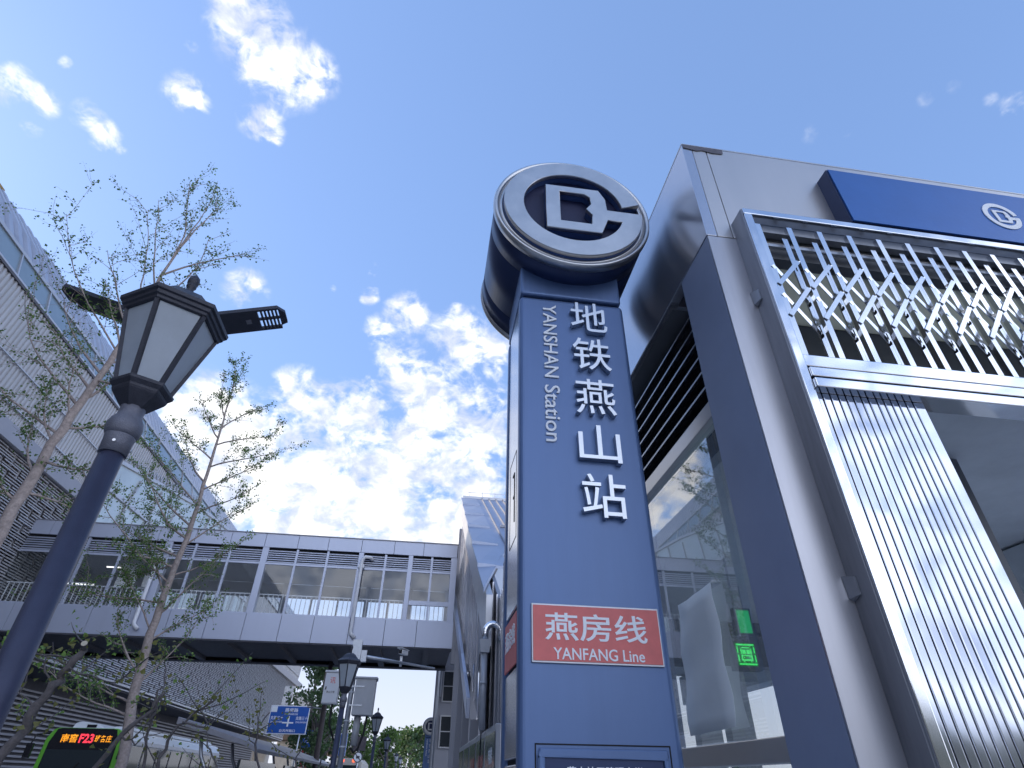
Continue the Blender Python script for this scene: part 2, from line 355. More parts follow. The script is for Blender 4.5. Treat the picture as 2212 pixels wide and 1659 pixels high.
def shape(name, loops, m, parent, origin, xd, yd, sc, depth=.01, bev=0.0):
    c = bpy.data.curves.new('s', 'CURVE'); c.dimensions = '2D'; c.fill_mode = 'BOTH'; c.extrude = depth; c.bevel_depth = bev; c.bevel_resolution = 1; c.offset = -bev/sc*0
    for lp in loops:
        s = c.splines.new('POLY'); s.points.add(len(lp)-1); s.use_cyclic_u = True
        for p, (x, y) in zip(s.points, lp): p.co = (x, y, 0, 1)
    return flat(name, c, m, parent, origin, xd, yd, sc, sc)
def arc(cx, cy, r, a0, a1, n=24): return [(cx+r*math.cos(rad(a0+(a1-a0)*i/n)), cy+r*math.sin(rad(a0+(a1-a0)*i/n))) for i in range(n+1)]
def emblem_loops():
    """the line's emblem on a unit disc: an open ring joined to a square letter with a notched counter"""
    ro, ri = .90, .655
    top0 = math.degrees(math.asin(.20/ro)); topi = math.degrees(math.asin(.10/ri)); b_out = -math.degrees(math.asin(.0/ro)); bi = -math.degrees(math.asin(.19/ri))
    outer = arc(0, 0, ro, top0, 360+b_out, 60)
    letter = [(.435, .0), (.425, .22), (.345, .39), (-.36, .385), (-.36, -.455), (.335, -.455), (.43, -.19)]
    inner = arc(0, 0, ri, 360+bi, topi, 50)
    hole = [(-.185, .285), (.15, .285), (.225, .225), (.235, .09), (.165, -.02), (.24, -.12), (.22, -.31), (-.185, -.31)]
    return [outer+letter+inner, hole]
FX, FZ = (1,0,0), (0,0,1)     # a plane facing the camera side (-Y)

# ------------------------------------------------------------------ ground
struct(MB().box(-600, 600, -600, 900, -1.0, 0.0).build('ground', M['pave']))
struct(MB().box(-14.6, -6.4, -300, 500, .002, .006).build('road', M['asphalt']))
struct(MB().box(-6.4, -6.15, -300, 500, 0, .13).box(-14.85, -14.6, -300, 500, 0, .13).build('kerb', M['kerb'], bevel=.02))
mk = MB()
for i in range(40): mk.box(-9.38, -9.22, -60+i*6, -57+i*6, .006, .010)
struct(mk.build('road_marking', M['paint']))
hl = MB()
random.seed(3)
for (yy, sgn) in ((-420, -1), (700, 1)):
    n_ = 60; vs = []; fs = []
    for i in range(n_+1):
        x = -600+1200*i/n_; h = 50+16*math.sin(i*.31)+9*math.sin(i*.83+1)+random.uniform(-2, 2)
        if sgn > 0: h *= .25
        vs += [(x, yy-sgn*40, 0), (x, yy, h*.8), (x, yy+sgn*60, h), (x, yy+sgn*160, 0)]
    fs = [(i*4+j, i*4+4+j, i*4+5+j, i*4+1+j) for i in range(n_) for j in range(3)]
    hl.add(vs, fs, True)
struct(hl.build('hills', M['hill']))

# ------------------------------------------------------------------ metro pylon
PX0, PX1, PY0, PY1 = .312, .836, 2.0, 2.44; PXC = (PX0+PX1)/2
def make_pylon():
    P = thing('metro_sign_pylon', 'tall blue metro pylon with a round emblem head and silver station name, standing close by', 'sign pylon', (PXC, (PY0+PY1)/2, 0))
    MB().box(PX0, PX1, PY0, PY0+.07, .02, 3.525).build('front_panel', M['blue'], P, bevel=.022, seg=4)
    MB().box(PX0, PX1, PY1-.07, PY1, .02, 3.525).build('rear_panel', M['blue'], P, bevel=.022, seg=4)
    sp = MB()
    for (a, b) in ((.02, 1.60), (1.615, 1.875), (1.89, 2.06), (2.075, 3.525)):
        sp.box(PX0+.006, PX1-.006, PY0+.074, PY1-.074, a, b)
    sp.build('side_panel', M['side'], P, bevel=.004)
    MB().box(PX0+.02, PX1-.02, PY0+.03, PY1-.03, 0, 3.60).build('core', M['tone_fill'], P)
    MB().box(PX0+.004, PX1-.004, PY0+.004, PY1-.004, 3.545, 3.84).build('neck', M['blue'], P, bevel=.014, seg=3)
    # round head
    zc, R = 4.058, .418
    hd = MB(); prof = [(1.895, R-.012), (1.90, R), (2.02, R)]
    def ring(b, prof, n=96):
        vs = [(PXC+r*math.sin(2*math.pi*j/n), y, zc+r*math.cos(2*math.pi*j/n)) for y, r in prof for j in range(n)]
        b.add(vs, [(i*n+j, i*n+(j+1)%n, (i+1)*n+(j+1)%n, (i+1)*n+j) for i in range(len(prof)-1) for j in range(n)], True)
        return vs
    for prof in ([(1.905, R), (2.035, R), (2.037, R-.006), (2.040, R-.006), (2.042, R), (2.400, R), (2.402, R-.006), (2.405, R-.006), (2.407, R), (2.535, R)],):
        vs = ring(hd, prof)
        n = 96; hd.add(vs[:n], [tuple(range(n))]); hd.add(vs[-n:], [tuple(range(n))])
    hd.build('head_drum', M['navy'], P)
    for (ya, s_) in ((1.905, -1), (2.535, 1)):
        rm = MB()
        ring(rm, [(ya, R-.03), (ya, R+.006), (ya+s_*.03, R+.008), (ya+s_*.044, R+.002), (ya+s_*.046, R-.006), (ya+s_*.040, R-.016), (ya+s_*.012, R-.030), (ya, R-.03)])
        rm.build('rim', M['brush'], P)
        dk = MB(); vs = ring(dk, [(ya+s_*.004, R-.028), (ya+s_*.012, .345), (ya+s_*.012, .001)]); dk.build('face_disc', M['recess'], P)
        x = (1,0,0) if s_ < 0 else (-1,0,0)
        shape('emblem_backing', emblem_loops(), M['bevelblue'], P, (PXC, ya+s_*.030, zc), x, FZ, .418, .017, .0)
        e = shape('emblem', emblem_loops(), M['brush'], P, (PXC, ya+s_*.058, zc), x, FZ, .414, .006, .006)
        st = MB(); ring(st, [(ya+s_*.012, .374), (ya+s_*.034, .374), (ya+s_*.034, .392), (ya+s_*.012, .398)]); st.build('emblem_step', M['brush'], P)
    # station name, raised letters
    for ch, z in zip('地铁燕山站', (3.400, 3.172, 2.935, 2.702, 2.470)):
        text('letter', ch, M['letter'], P, (.643, PY0-.016, z), FX, FZ, .178, .182 if ch != '山' else .172, .014, .003, .0)
    text('english_word', 'YANSHAN', M['white'], P, (.456, PY0-.004, 3.2545), (0,0,-1), (1,0,0), .440, .066, .003, .004)
    text('english_word', 'Station', M['white'], P, (.456, PY0-.004, 2.848), (0,0,-1), (1,0,0), .285, .068, .003, .004)
    # red line plate
    MB().box(.354, .806, PY0-.008, PY0, 1.874, 2.060).build('plate_frame', M['steelgrey'], P, bevel=.001)
    MB().box(.359, .801, PY0-.011, PY0-.0082, 1.880, 2.054).build('line_plate', M['red'], P)
    text('plate_letters', '燕房线', M['white'], P, (.577, PY0-.0122, 1.987), FX, FZ, .356, .088, .001, .010)
    text('plate_letters', 'YANFANG Line', M['white'], P, (.582, PY0-.0122, 1.903), FX, FZ, .312, .036, .001, .008)
    # information panel at chest height
    fr = MB()
    for (a, b, c, d_) in ((.362, .792, 1.648, 1.652), (.362, .366, .80, 1.648), (.788, .792, .80, 1.648), (.362, .792, .796, .80)):
        fr.box(a, b, PY0-.0015, PY0+.01, c, d_)
    fr.build('panel_seam', M['tone_fill'], P)
    f2 = MB()
    for (a, b, c, d_) in ((.375, .780, 1.617, 1.640), (.375, .392, .82, 1.617), (.763, .780, .82, 1.617), (.375, .780, .81, .82)):
        f2.box(a, b, PY0-.012, PY0+.005, c, d_)
    f2.build('panel_frame', M['blue'], P, bevel=.004)
    MB().box(.393, .762, PY0-.003, PY0+.002, .822, 1.616).build('information_panel', M['navy'], P)
    text('panel_letters', '燕山站无障碍电梯', M['white'], P, (.577, PY0-.0042, 1.580), FX, FZ, .236, .030, .0008, .012)
    # side face: hatch, red plate, lower box
    sx = PX0+.004
    h = MB(); Y0, Y1 = 2.12, 2.30
    for (a, b, c, d_) in ((Y0, Y1, 2.72, 2.723), (Y0, Y1, 2.34, 2.343), (Y0, Y0+.003, 2.343, 2.72), (Y1-.003, Y1, 2.343, 2.72)):
        h.box(sx+.001, sx+.004, a, b, c, d_)
    h.build('hatch_seam', M['tone_fill'], P)
    MB().box(sx, sx+.003, 2.17, 2.178, 2.42, 2.64).box(sx, sx+.003, 2.178, 2.215, 2.632, 2.64).box(sx, sx+.003, 2.178, 2.205, 2.53, 2.538).build('side_letter', M['tone_fill'], P)
    MB().box(sx-.002, sx+.003, PY0+.078, PY1-.078, 1.885, 2.052).build('line_plate', M['red'], P)
    text('plate_letters', '燕房线', M['white'], P, (sx-.003, 2.22, 1.985), (0,-1,0), FZ, .24, .07, .001, .014)
    MB().box(sx-.004, sx+.002, 2.09, 2.35, 1.20, 1.56).build('side_information_panel', M['navy'], P)
    return P
pylon = make_pylon()
p2 = copy_tree(pylon, (.80, 36.5, 0)); tag(p2, 'small distant metro pylon at the far end of the pavement beyond the footbridge', 'sign pylon')

# ------------------------------------------------------------------ entrance building on the right
BX, BY = 1.273, 1.80
ZF0, ZF1 = 3.918, 4.745
E = thing('station_entrance', 'silver panelled metro entrance hall with lattice door frame and blue signboard on the right', 'building', (3.5, 5, 0))
MB().box(BX, BX+.060, BY, BY+8.2, ZF0, ZF1).build('side_fascia', M['alu_side'], E, bevel=.004)
MB().box(BX+.062, BX+.148, BY, BY+.06, ZF0, ZF1).box(BX+.152, 7.5, BY, BY+.06, ZF0, ZF1).build('front_fascia', M['alu'], E, bevel=.003)
MB().box(BX+.06, 7.4, BY+.06, 1.895, ZF1-.10, ZF1-.02).box(BX+.06, 7.4, 2.345, BY+8.1, ZF1-.10, ZF1-.02).box(BX+.06, 1.50, 1.8955, 2.3445, ZF1-.10, ZF1-.02).build('roof', M['alu_dark'], E)  # gap between the sheets is an added opening that lights the cream soffit
MB().box(BX-.001, 7.5, BY-.001, BY+.10, ZF1+.0005, ZF1+.012).box(BX-.001, BX+.10, BY+.101, BY+8.2, ZF1+.0005, ZF1+.012).build('coping', M['alu'], E)
MB().add(
    [(BX+.002, BY-.005, ZF1), (BX+.26, BY-.005, ZF1), (BX+.255, BY-.005, ZF1-.045), (BX+.19, BY-.005, ZF1-.052), (BX+.12, BY-.005, ZF1-.038), (BX+.09, BY-.005, ZF1-.05), (BX+.002, BY-.005, ZF1-.035)],
    [(6, 5, 4, 3, 2, 1, 0)]).build('coping_patch', M['tape'], E)
# corner column: slate side face, silver front face
MB().box(BX+.004, BX+.012, BY+.012, BY+.355, -.35, ZF0-.004).build('column_side', M['alu_dark'], E)
MB().box(BX+.004, BX+.20, BY+.001, BY+.011, -.35, ZF0-.004).build('column_front', M['frontal'], E, bevel=.003)
MB().box(BX+.013, BX+.19, BY+.012, BY+.35, -.35, ZF0-.02).build('column_core', M['tone_fill'], E)
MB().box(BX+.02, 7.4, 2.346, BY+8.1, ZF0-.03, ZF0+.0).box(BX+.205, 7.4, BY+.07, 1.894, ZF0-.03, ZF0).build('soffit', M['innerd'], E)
# louvres, glazing bar, side window
lv = MB()
for i in range(7):
    z = 3.17+i*.098
    lv.hexa([(BX+.065, 2.16, z-.012), (BX+.13, 2.16, z+.05), (BX+.13, 9.5, z+.05), (BX+.065, 9.5, z-.012)],
            [(BX+.065, 2.16, z+.000), (BX+.13, 2.16, z+.062), (BX+.13, 9.5, z+.062), (BX+.065, 9.5, z+.000)])
lv.build('louvre', M['steelgrey'], E)
MB().box(BX+.16, BX+.18, 2.16, 9.5, 3.12, ZF0-.03).build('louvre_backing', M['tone_fill'], E)
MB().box(BX+.02, BX+.09, 2.156, 9.5, 3.03, 3.12).box(BX+.015, BX+.09, 2.156, 9.5, 1.62, 1.70).box(BX+.02, BX+.09, 2.156, 9.5, -.35, .22).build('window_frame', M['alu'], E, bevel=.004)
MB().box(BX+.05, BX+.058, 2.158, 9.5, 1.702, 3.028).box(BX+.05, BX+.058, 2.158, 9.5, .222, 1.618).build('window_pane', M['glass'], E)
mu = MB()
for y in (3.3, 5.3, 7.3, 9.44): MB().box(BX+.06, BX+.12, y, y+.06, .222, 3.028).build('window_mullion', M['alu_dark'], E)
# inside of the hall
MB().box(BX+.2, 7.2, 2.2, 9.6, -.34, .03).build('floor', M['inner'], E)
MB().box(1.505, 7.2, BY+.02, 9.6, 2.99, 3.055).box(BX+.13, 1.504, 2.9, 9.6, 2.99, 3.055).build('inner_ceiling', M['inner'], E)
MB().box(1.506, 7.2, 1.90, 2.34, 3.868, 3.884).build('backlit_soffit', M['cream'], E)  # cream soffit panel, backlit through the opening added in the roof
MB().box(1.506, 7.2, 1.886, 1.894, 3.885, ZF1-.1).box(1.506, 7.2, 2.346, 2.354, 3.885, ZF1-.1).build('added_opening_lining', M['white'], E)  # white lining of the added roof opening
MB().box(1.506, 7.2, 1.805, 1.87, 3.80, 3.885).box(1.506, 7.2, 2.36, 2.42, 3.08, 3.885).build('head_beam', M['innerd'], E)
MB().box(1.506, 7.2, 1.76, 1.778, 3.84, 3.86).build('track_strip', M['steelgrey'], E)
MB().box(1.445, 1.504, BY+.004, 2.42, 2.9, 3.885).build('inner_reveal', M['alu'], E)
MB().box(2.62, 2.70, 2.3, 2.38, 1.7, 2.98).build('inner_post', M['innerd'], E)
for (a, b) in ((1.35, 2.45), (2.70, 2.92), (3.02, 3.26), (4.9, 7.2)): MB().box(a, b, 6.0, 6.14, 0, 2.56).build('rear_wall', M['inner'], E)
MB().box(1.35, 7.2, 5.98, 6.16, 2.562, 2.985).build('rear_lintel', M['innerd'], E)
MB().box(2.45, 4.9, 5.90, 5.98, 1.45, 1.62).build('rear_window_sill', M['alu_dark'], E)
for y in (3.2, 4.9): MB().box(4.1, 4.3, y, y+.35, .03, 2.58).build('inner_column', M['inner'], E)
MB().box(4.1, 4.35, 2.9, 9.6, 2.582, 2.97).build('inner_beam', M['inner'], E)
# steel door frame
FY = 1.687
fr = MB()
fr.box(1.440, 1.482, FY, FY+.11, -.35, 3.985).box(1.440, 7.0, FY, FY+.11, 3.987, 4.028)
fr.build('door_frame', M['chrome'], E, bevel=.004)
MB().box(1.434, 1.4395, FY+.012, BY, -.35, 4.03).box(1.4395, 7.0, FY+.012, BY, 4.029, 4.034).build('frame_side', M['dullside'], E)
MB().box(1.484, 7.0, FY+.06, FY+.10, 3.93, 3.985).build('top_track', M['steelgrey'], E)
rl = MB()
rl.box(1.483, 7.0, FY+.006, FY+.09, 3.000, 3.062).box(1.483, 7.0, FY-.010, FY+.09, 2.937, 2.985).box(1.483, 7.0, FY-.016, FY+.09, 2.880, 2.926)
rl.build('lintel_rail', M['chrome'], E, bevel=.004)
MB().box(1.484, 7.0, FY+.03, FY+.08, 2.885, 3.05).build('lintel_core', M['tone_fill'], E)
for z in (3.44, 2.08):
    MB().hexa([(1.428, FY+.07, z), (1.4335, FY+.07, z), (1.4335, BY-.001, z-.012), (1.416, BY-.001, z-.006)], [(1.428, FY+.07, z+.06), (1.4335, FY+.07, z+.062), (1.4335, BY-.001, z+.066), (1.412, BY-.001, z+.07)]).build('fixing_tab', M['steelgrey'], E)
# lattice in the transom: pairs of bars joined by crossing scissor bars
lat = MB(); pitch = .169; n_bar = 30; bx0 = 1.678
lat.box(1.489, 1.519, FY+.013, FY+.030, 3.063, 3.928)
for i in range(n_bar):
    x = bx0+i*pitch
    lat.box(x-.014, x+.014, FY+.013, FY+.020, 3.063, 3.928)            # channel face and its two webs
    lat.box(x-.014, x-.011, FY+.0205, FY+.036, 3.063, 3.928).box(x+.011, x+.014, FY+.0205, FY+.036, 3.063, 3.928)
    for xx in (x-.0095, x+.0095): lat.box(xx-.0055, xx+.0055, FY+.066, FY+.074, 3.063, 3.905)   # rear bar, slotted
    lat.box(x-.0038, x+.0038, FY+.0665, FY+.0735, 3.063, 3.24).box(x-.0038, x+.0038, FY+.0665, FY+.0735, 3.30, 3.66).box(x-.0038, x+.0038, FY+.0665, FY+.0735, 3.70, 3.905)
lat.build('lattice_bar', M['bar'], E)
stp = MB(); knot = MB()
kp = MB().lathe([(.006, -.009), (.008, 0), (.006, .009)], (0, 0, 0), 8).build('lattice_pivot', M['tone_fill'], None); kn = []
for i in range(-1, n_bar-1):
    x = bx0+i*pitch if i >= 0 else 1.508
    for (z0_, z1_, w0, w1) in ((3.500, 3.662, 3.602, 3.430), (3.303, 3.480, 3.412, 3.235)):
        stp.beam((x-.006, FY+.0085, z0_-.012), (x+.140, FY+.0085, z1_), .022, .004, (0, -1, 0))
        stp.beam((x+.140, FY+.0085, z1_), (x+.153, FY+.060, z1_+.016), .020, .004, (0, 0, 1))
        stp.beam((x-.006, FY+.0105, w0+.014), (x+.158, FY+.060, w1), .020, .004, (0, -1, 0))
        kn.append(Vector((x+.162, FY+.062, w1)))
stp.build('lattice_strap', M['bar'], E)
for i, p in enumerate(kn):
    k_ = kp if i == 0 else kp.copy()
    if i: COL.objects.link(k_)
    k_.parent = E; k_.location = p-E.location
# folded gate leaves
G = thing('folding_gate', 'stack of closed stainless steel folding gate leaves behind the left door jamb', 'gate', (1.75, FY+.05, 0))
gl = MB(); ws = [.040, .034, .034, .033, .032, .034, .030, .036, .030, .032, .031, .033, .034, .050]; x = 1.488
for i, w in enumerate([q*1.05 for q in ws]):
    y = FY+.030
    g_ = .0075 if i < 5 else .004
    gl.box(x, x+w-.0062, y, y+.03, -.33, 2.879)
    x += w
gl.build('gate_leaf', M['leafsteel'], G, bevel=.003)
MB().box(1.488, x-.01, FY+.062, FY+.075, .03, 2.868).build('gate_backing', M['tone_fill'], G)
# signboard
SB = thing('signboard', 'projecting blue signboard with a white metro emblem above the lattice door', 'sign', (4.5, 1.75, 4.3))
MB().box(2.100, 7.2, 1.713, BY, 4.077, 4.546).build('sign_box', M['navy'], SB)
MB().box(2.108, 7.2, 1.705, 1.712, 4.081, 4.542).build('sign_face', M['signblue'], SB)
c0 = atY(2163, 468, 1.705)
shape('emblem', emblem_loops(), M['white'], SB, (c0.x+.0, 1.702, c0.z), FX, FZ, .128, .002, 0)
# sheet of film behind the window
fq = [atX(*p, BX+.024) for p in ((1465, 1308), (1535, 1258), (1592, 1570), (1492, 1590))]
fb = MB(); nseg = 10; vs = []
for i in range(nseg+1):
    for j in range(5):
        a = fq[0].lerp(fq[1], j/4); b = fq[3].lerp(fq[2], j/4); p = a.lerp(b, i/nseg)
        p.x += .007*math.sin(i*1.3+j*.9)+.004*math.sin(j*2.2); vs.append(p)
fb.add(vs, [(i*5+j, i*5+j+1, i*5+j+6, i*5+j+5) for i in range(nseg) for j in range(4)], True)
fo = fb.build('window_film', M['film'], None); tag(fo, 'translucent pale sheet hanging crooked on the entrance window', 'sheet')
sm_ = fo.modifiers.new('thick', 'SOLIDIFY'); sm_.thickness = .003
# green lit sign inside
gy = 4.0; ga = atY(1589, 1389, gy); gb = atY(1636, 1439, gy)
GS = thing('lit_metro_sign', 'small green lit sign with a train pictogram inside the entrance window', 'lit sign', ((ga.x+gb.x)/2, gy, gb.z))
gc = Vector(((ga.x+gb.x)/2, gy, (ga.z+gb.z)/2)); gw = .068
MB().box(gc.x-.10, gc.x+.10, gy+.002, gy+.06, gc.z-.10, gc.z+.12).build('sign_case', M['innerd'], GS, bevel=.004)
MB().box(gc.x-.006, gc.x+.006, gy+.03, gy+.042, gc.z+.12, 2.985).build('sign_rod', M['galv'], GS)
MB().box(gc.x-.072, gc.x+.072, gy-.002, gy+.001, gc.z-.072, gc.z+.072).build('sign_field', M['green_dim'], GS)
pg = MB()
def prect(x0, x1, z0, z1): pg.box(gc.x+x0*gw, gc.x+x1*gw, gy-.005, gy-.0025, gc.z+z0*gw, gc.z+z1*gw)
prect(-.95, .95, .83, .98); prect(-.95, .95, -.98, -.83)
for s_ in (-1, 1):
    a, b = sorted((s_*.95, s_*.84)); prect(a, b, .12, .72); prect(a, b, -.72, -.05)
prect(-.45, .45, .58, .68); prect(-.60, -.48, .02, .55); prect(.48, .60, .02, .55); prect(-.42, -.05, .04, .44); prect(.05, .42, .04, .44)
prect(-.60, .60, -.18, -.06); prect(-.60, -.46, -.44, -.19); prect(.46, .60, -.44, -.19); prect(-.60, .60, -.60, -.45); prect(-.34, -.24, -.36, -.27); prect(.24, .34, -.36, -.27)
prect(-.44, -.32, -.74, -.61); prect(.32, .44, -.74, -.61)
pg.build('pictogram', M['green_led'], GS)

pa_, pb_ = atY(1588, 1318, 4.7), atY(1626, 1368, 4.7)
GP = thing('sign_reflection', 'dim green glow added for the reflection of the small train sign inside the entrance window', 'lit sign', ((pa_.x+pb_.x)/2, 4.7, pb_.z))  # glowing panel added in place of the train sign's reflection
MB().box(pa_.x-.02, pb_.x+.02, 4.702, 4.75, pb_.z-.02, pa_.z+.02).build('glow_case', M['innerd'], GP, bevel=.004)
MB().box(pa_.x, pb_.x, 4.695, 4.701, pb_.z, pa_.z).build('glow_face', M['green_glow'], GP)
MB().box(pa_.x+.08, pa_.x+.09, 4.72, 4.73, pa_.z+.02, 2.985).build('glow_rod', M['galv'], GP)
# hall group drawn from image pixels, then scaled about the camera (door 2.65 m high)
HS = .835
for r_ in (E, G, SB, GS, GP, fo):
    l_ = r_.location.copy(); r_.location = (l_.x*HS, l_.y*HS, 1.55*(1-HS)+l_.z*HS); r_.scale = (HS, HS, HS)
# ------------------------------------------------------------------ stair hall
ST = thing('stair_hall', 'sloping zinc roofed stair hall with vertical metal cladding at the right end of the footbridge', 'building', (3.5, 18, 0))
SX = 1.30
def zroof(y): return 4.66+(y-11.75)*.594
YT = 25.0
# wall cladding between the stair string and the roof
def zstr(y): return max(2.3, 3.3+(y-16.5)*.476)
wl = MB(); y = 10.2; random.seed(12)
while y < YT+3.5:
    pr = random.choice((.012, .020, .030)); y1 = y+random.choice((.05, .09))
    t0 = 4.60 if y < 11.75 else min(zroof(y), zroof(YT))-.04
    wl.box(SX+.12-pr, SX+.13, y, y1, zstr(y1)+.02, t0); y += random.choice((.42, .55, .8))
wl.build('cladding_rib', M['alu_side'], ST)
for y in (13.6, 15.0, 16.6, 18.6): MB().box(SX+.085, SX+.12, y, y+.26, max(2.45, zstr(y+.26)+.05), 4.15).build('glazed_slot', M['chrome'], ST)
MB().prism([(10.2, 2.3), (14.4, 2.3), (YT, zstr(YT)), (YT+3.5, zstr(YT+3.5)), (YT+3.5, zroof(YT)-.05), (YT, zroof(YT)-.05), (11.75, 4.6), (10.2, 4.6)], 'x', SX+.121, SX+.20).build('wall_backing', M['clad'], ST)
# stepped trim along the string
tr = MB()
for i in range(7):
    a, b = 16.2+i*1.7, 16.2+(i+1)*1.7+.02
    tr.hexa([(SX-.10, a, zstr(a)-.30), (SX-.005, a, zstr(a)-.30), (SX-.005, b, zstr(b)-.30), (SX-.10, b, zstr(b)-.30)], [(SX-.10, a, zstr(a)+.16-.03*(i%2)), (SX-.005, a, zstr(a)+.16), (SX-.005, b, zstr(b)+.16), (SX-.10, b, zstr(b)+.16-.03*(i%2))])
tr.build('string_trim', M['clad2'], ST, bevel=.01)
# barge band: wide sloping panel under the roof edge, pointed at its foot
def band(ya, yb, d0, d1, x0, x1): return ([(x0, ya, zroof(ya)-d1), (x1, ya, zroof(ya)-d1), (x1, yb, zroof(yb)-d1), (x0, yb, zroof(yb)-d1)], [(x0, ya, zroof(ya)-d0), (x1, ya, zroof(ya)-d0), (x1, yb, zroof(yb)-d0), (x0, yb, zroof(yb)-d0)])
bb = MB(); ys = [11.75, 13.6, 15.9, 18.3, 20.6, 22.9, YT]
for a, b in zip(ys, ys[1:]): bb.hexa(*band(a, b-.012, -.02, .95, SX-.14, SX-.002))
bb.build('barge_band', M['gable'], ST, bevel=.008)
# roof sheets with stepped edge tiles and standing seams
SLX = 4.0                               # how far the eave runs back per metre to the right
def yev(x): return min(11.75+(x-(SX-.2))*SLX, YT-.5)
rt = MB()
for a, b in zip(ys, ys[1:]):
    a2 = max(a-.05, yev(SX+.55)) if a < 13 else a-.05; b2 = max(b, a2+.02)
    rt.hexa([(SX-.20, a-.05, zroof(a)+.03), (SX+.55, a2, zroof(a2)+.03), (SX+.55, b2, zroof(b2)+.03), (SX-.20, b, zroof(b)+.03)], [(SX-.20, a-.05, zroof(a)+.13), (SX+.55, a2, zroof(a2)+.10), (SX+.55, b2, zroof(b2)+.05), (SX-.20, b, zroof(b)+.05)])
rt.build('edge_tile', M['roof_tile'], ST)
MB().hexa([(SX+.552, yev(SX+.552), zroof(yev(SX+.552))-.06), (4.1, yev(4.1), zroof(yev(4.9))-.06), (4.1, YT, zroof(YT)-.06), (SX+.552, YT, zroof(YT)-.06)], [(SX+.552, yev(SX+.552), zroof(yev(SX+.552))+.03), (4.1, yev(4.1), zroof(yev(4.9))+.03), (4.1, YT, zroof(YT)+.03), (SX+.552, YT, zroof(YT)+.03)]).build('roof', M['roof_tile'], ST)
ss = MB()
for i in range(6):
    x = SX+.80+i*.33; ss.beam((x, yev(x), zroof(yev(x))+.06), (x, YT, zroof(YT)+.06), .04, .07)
for (x, yy) in ((SX+1.2, 18.6), (SX+1.75, 16.4), (SX+2.3, 20.0)): ss.beam((x-.26, yy, zroof(yy)+.07), (x+.26, yy, zroof(yy)+.07), .08, .09)
ss.build('standing_seam', M['clad'], ST)
ew = []
for x in (SX-.12, SX+.9, SX+2.0, 3.9): ew += [(x, yev(x)+.03, 0), (x, yev(x)+.03, zroof(yev(x))-.07)]
MB().add(ew, [(i*2, i*2+2, i*2+3, i*2+1) for i in range(3)]).build('end_wall', M['gable'], ST)
rg = MB().box(SX-.1, 5, YT, YT+.15, zroof(YT)-.3, zroof(YT)+.16)
for i in range(6): rg.box(SX+.2+i*.6, SX+.23+i*.6, YT+.05, YT+.08, zroof(YT)+.16, zroof(YT)+.42)
rg.box(SX+.1, 4.8, YT+.055, YT+.07, zroof(YT)+.36, zroof(YT)+.38)
rg.build('ridge_rail', M['gable'], ST)
MB().box(SX, 5, YT+3.6, YT+3.8, 6, zroof(YT)-.1).box(SX+.2, 5, YT+.15, YT+3.6, zroof(YT)-.3, zroof(YT)-.1).build('head_house', M['clad'], ST)
# posts and glazed boards below
pb = MB()
for y in (10.3, 13.2, 16.2, 19.2, 22.2, 25.4): MB().box(SX+.02, SX+.22, y, y+.18, 0, zstr(y)-.31).build('post', M['clad'], ST)
for k, y in enumerate((9.9, 11.5, 13.1, 14.7, 16.3)):
    fr = MB().box(SX-.10, SX-.02, y, y+1.5, .0, 2.30).build('display_frame', M['gable'], ST, bevel=.01)
    MB().box(SX-.108, SX-.102, y+.07, y+1.43, .5, 2.20).build('display_glass', M['poster2'] if k % 2 else M['poster2'], fr)
    if k in (1, 2): MB().box(SX-.114, SX-.110, y+.2, y+.9, 1.5, 1.95).build('poster', M['poster'], fr)
    if k == 0: text('poster_letters', '电梯', M['white'], fr, (SX-.112, y+.6, 1.9), (0,-1,0), FZ, .5, .22, .001, .01)
# gutter: foil bend, hopper, downpipe
dp = MB().tube([(SX-.17, 11.35, 3.55), (SX-.17, 11.35, 2.3)], .055, 12)
dp.tube([(SX-.17, 11.35, 3.0), (SX-.17, 11.35, 3.05)], .065, 12); dp.build('downpipe', M['pipe_g'], ST)
MB().hexa([(SX-.25, 11.27, 3.52), (SX-.09, 11.27, 3.52), (SX-.09, 11.43, 3.52), (SX-.25, 11.43, 3.52)], [(SX-.27, 11.25, 3.74), (SX-.07, 11.25, 3.74), (SX-.07, 11.45, 3.74), (SX-.27, 11.45, 3.74)]).build('hopper', M['pipe_g'], ST)
MB().tube([(SX-.17, 11.35, 3.74)]+[(SX-.02+.15*math.cos(rad(a))*1.0-.0, 11.35-.0, 3.86+.17*math.sin(rad(a))) for a in range(180, -1, -15)]+[(SX+.13, 11.35, 3.74)], .062, 12).build('foil_bend', M['foil'], ST)

# ------------------------------------------------------------------ lift tower below the bridge end
LT = thing('lift_tower', 'grey lift tower with windows standing under the right end of the footbridge', 'tower', (2, 33, 0))
MB().box(.95, 3.6, 31, 34, 0, 8).build('shaft', M['clad'], LT)
for (a, b) in ((4.75, 6.0), (2.9, 4.1)):
    w_ = MB().box(1.15, 1.95, 30.93, 30.998, a, b).build('window', M['darkwin'], LT)
    MB().box(1.10, 2.0, 30.90, 30.928, a-.06, a).box(1.10, 2.0, 30.90, 30.928, b, b+.06).box(1.10, 1.15, 30.90, 30.928, a, b).box(1.95, 2.0, 30.90, 30.928, a, b).box(1.15, 1.95, 30.90, 30.928, (a+b)/2-.02, (a+b)/2+.02).build('window_frame', M['gable'], w_)
MB().tube([(.80, 30.8, 0), (.80, 30.8, 6.1), (.95, 29.6, 6.6)], .06, 8).tube([(1.0, 30.7, 4.9), (1.0, 30.7, 6.1), (1.1, 29.6, 6.6)], .05, 8).build('downpipe', M['pipe_g'], LT)

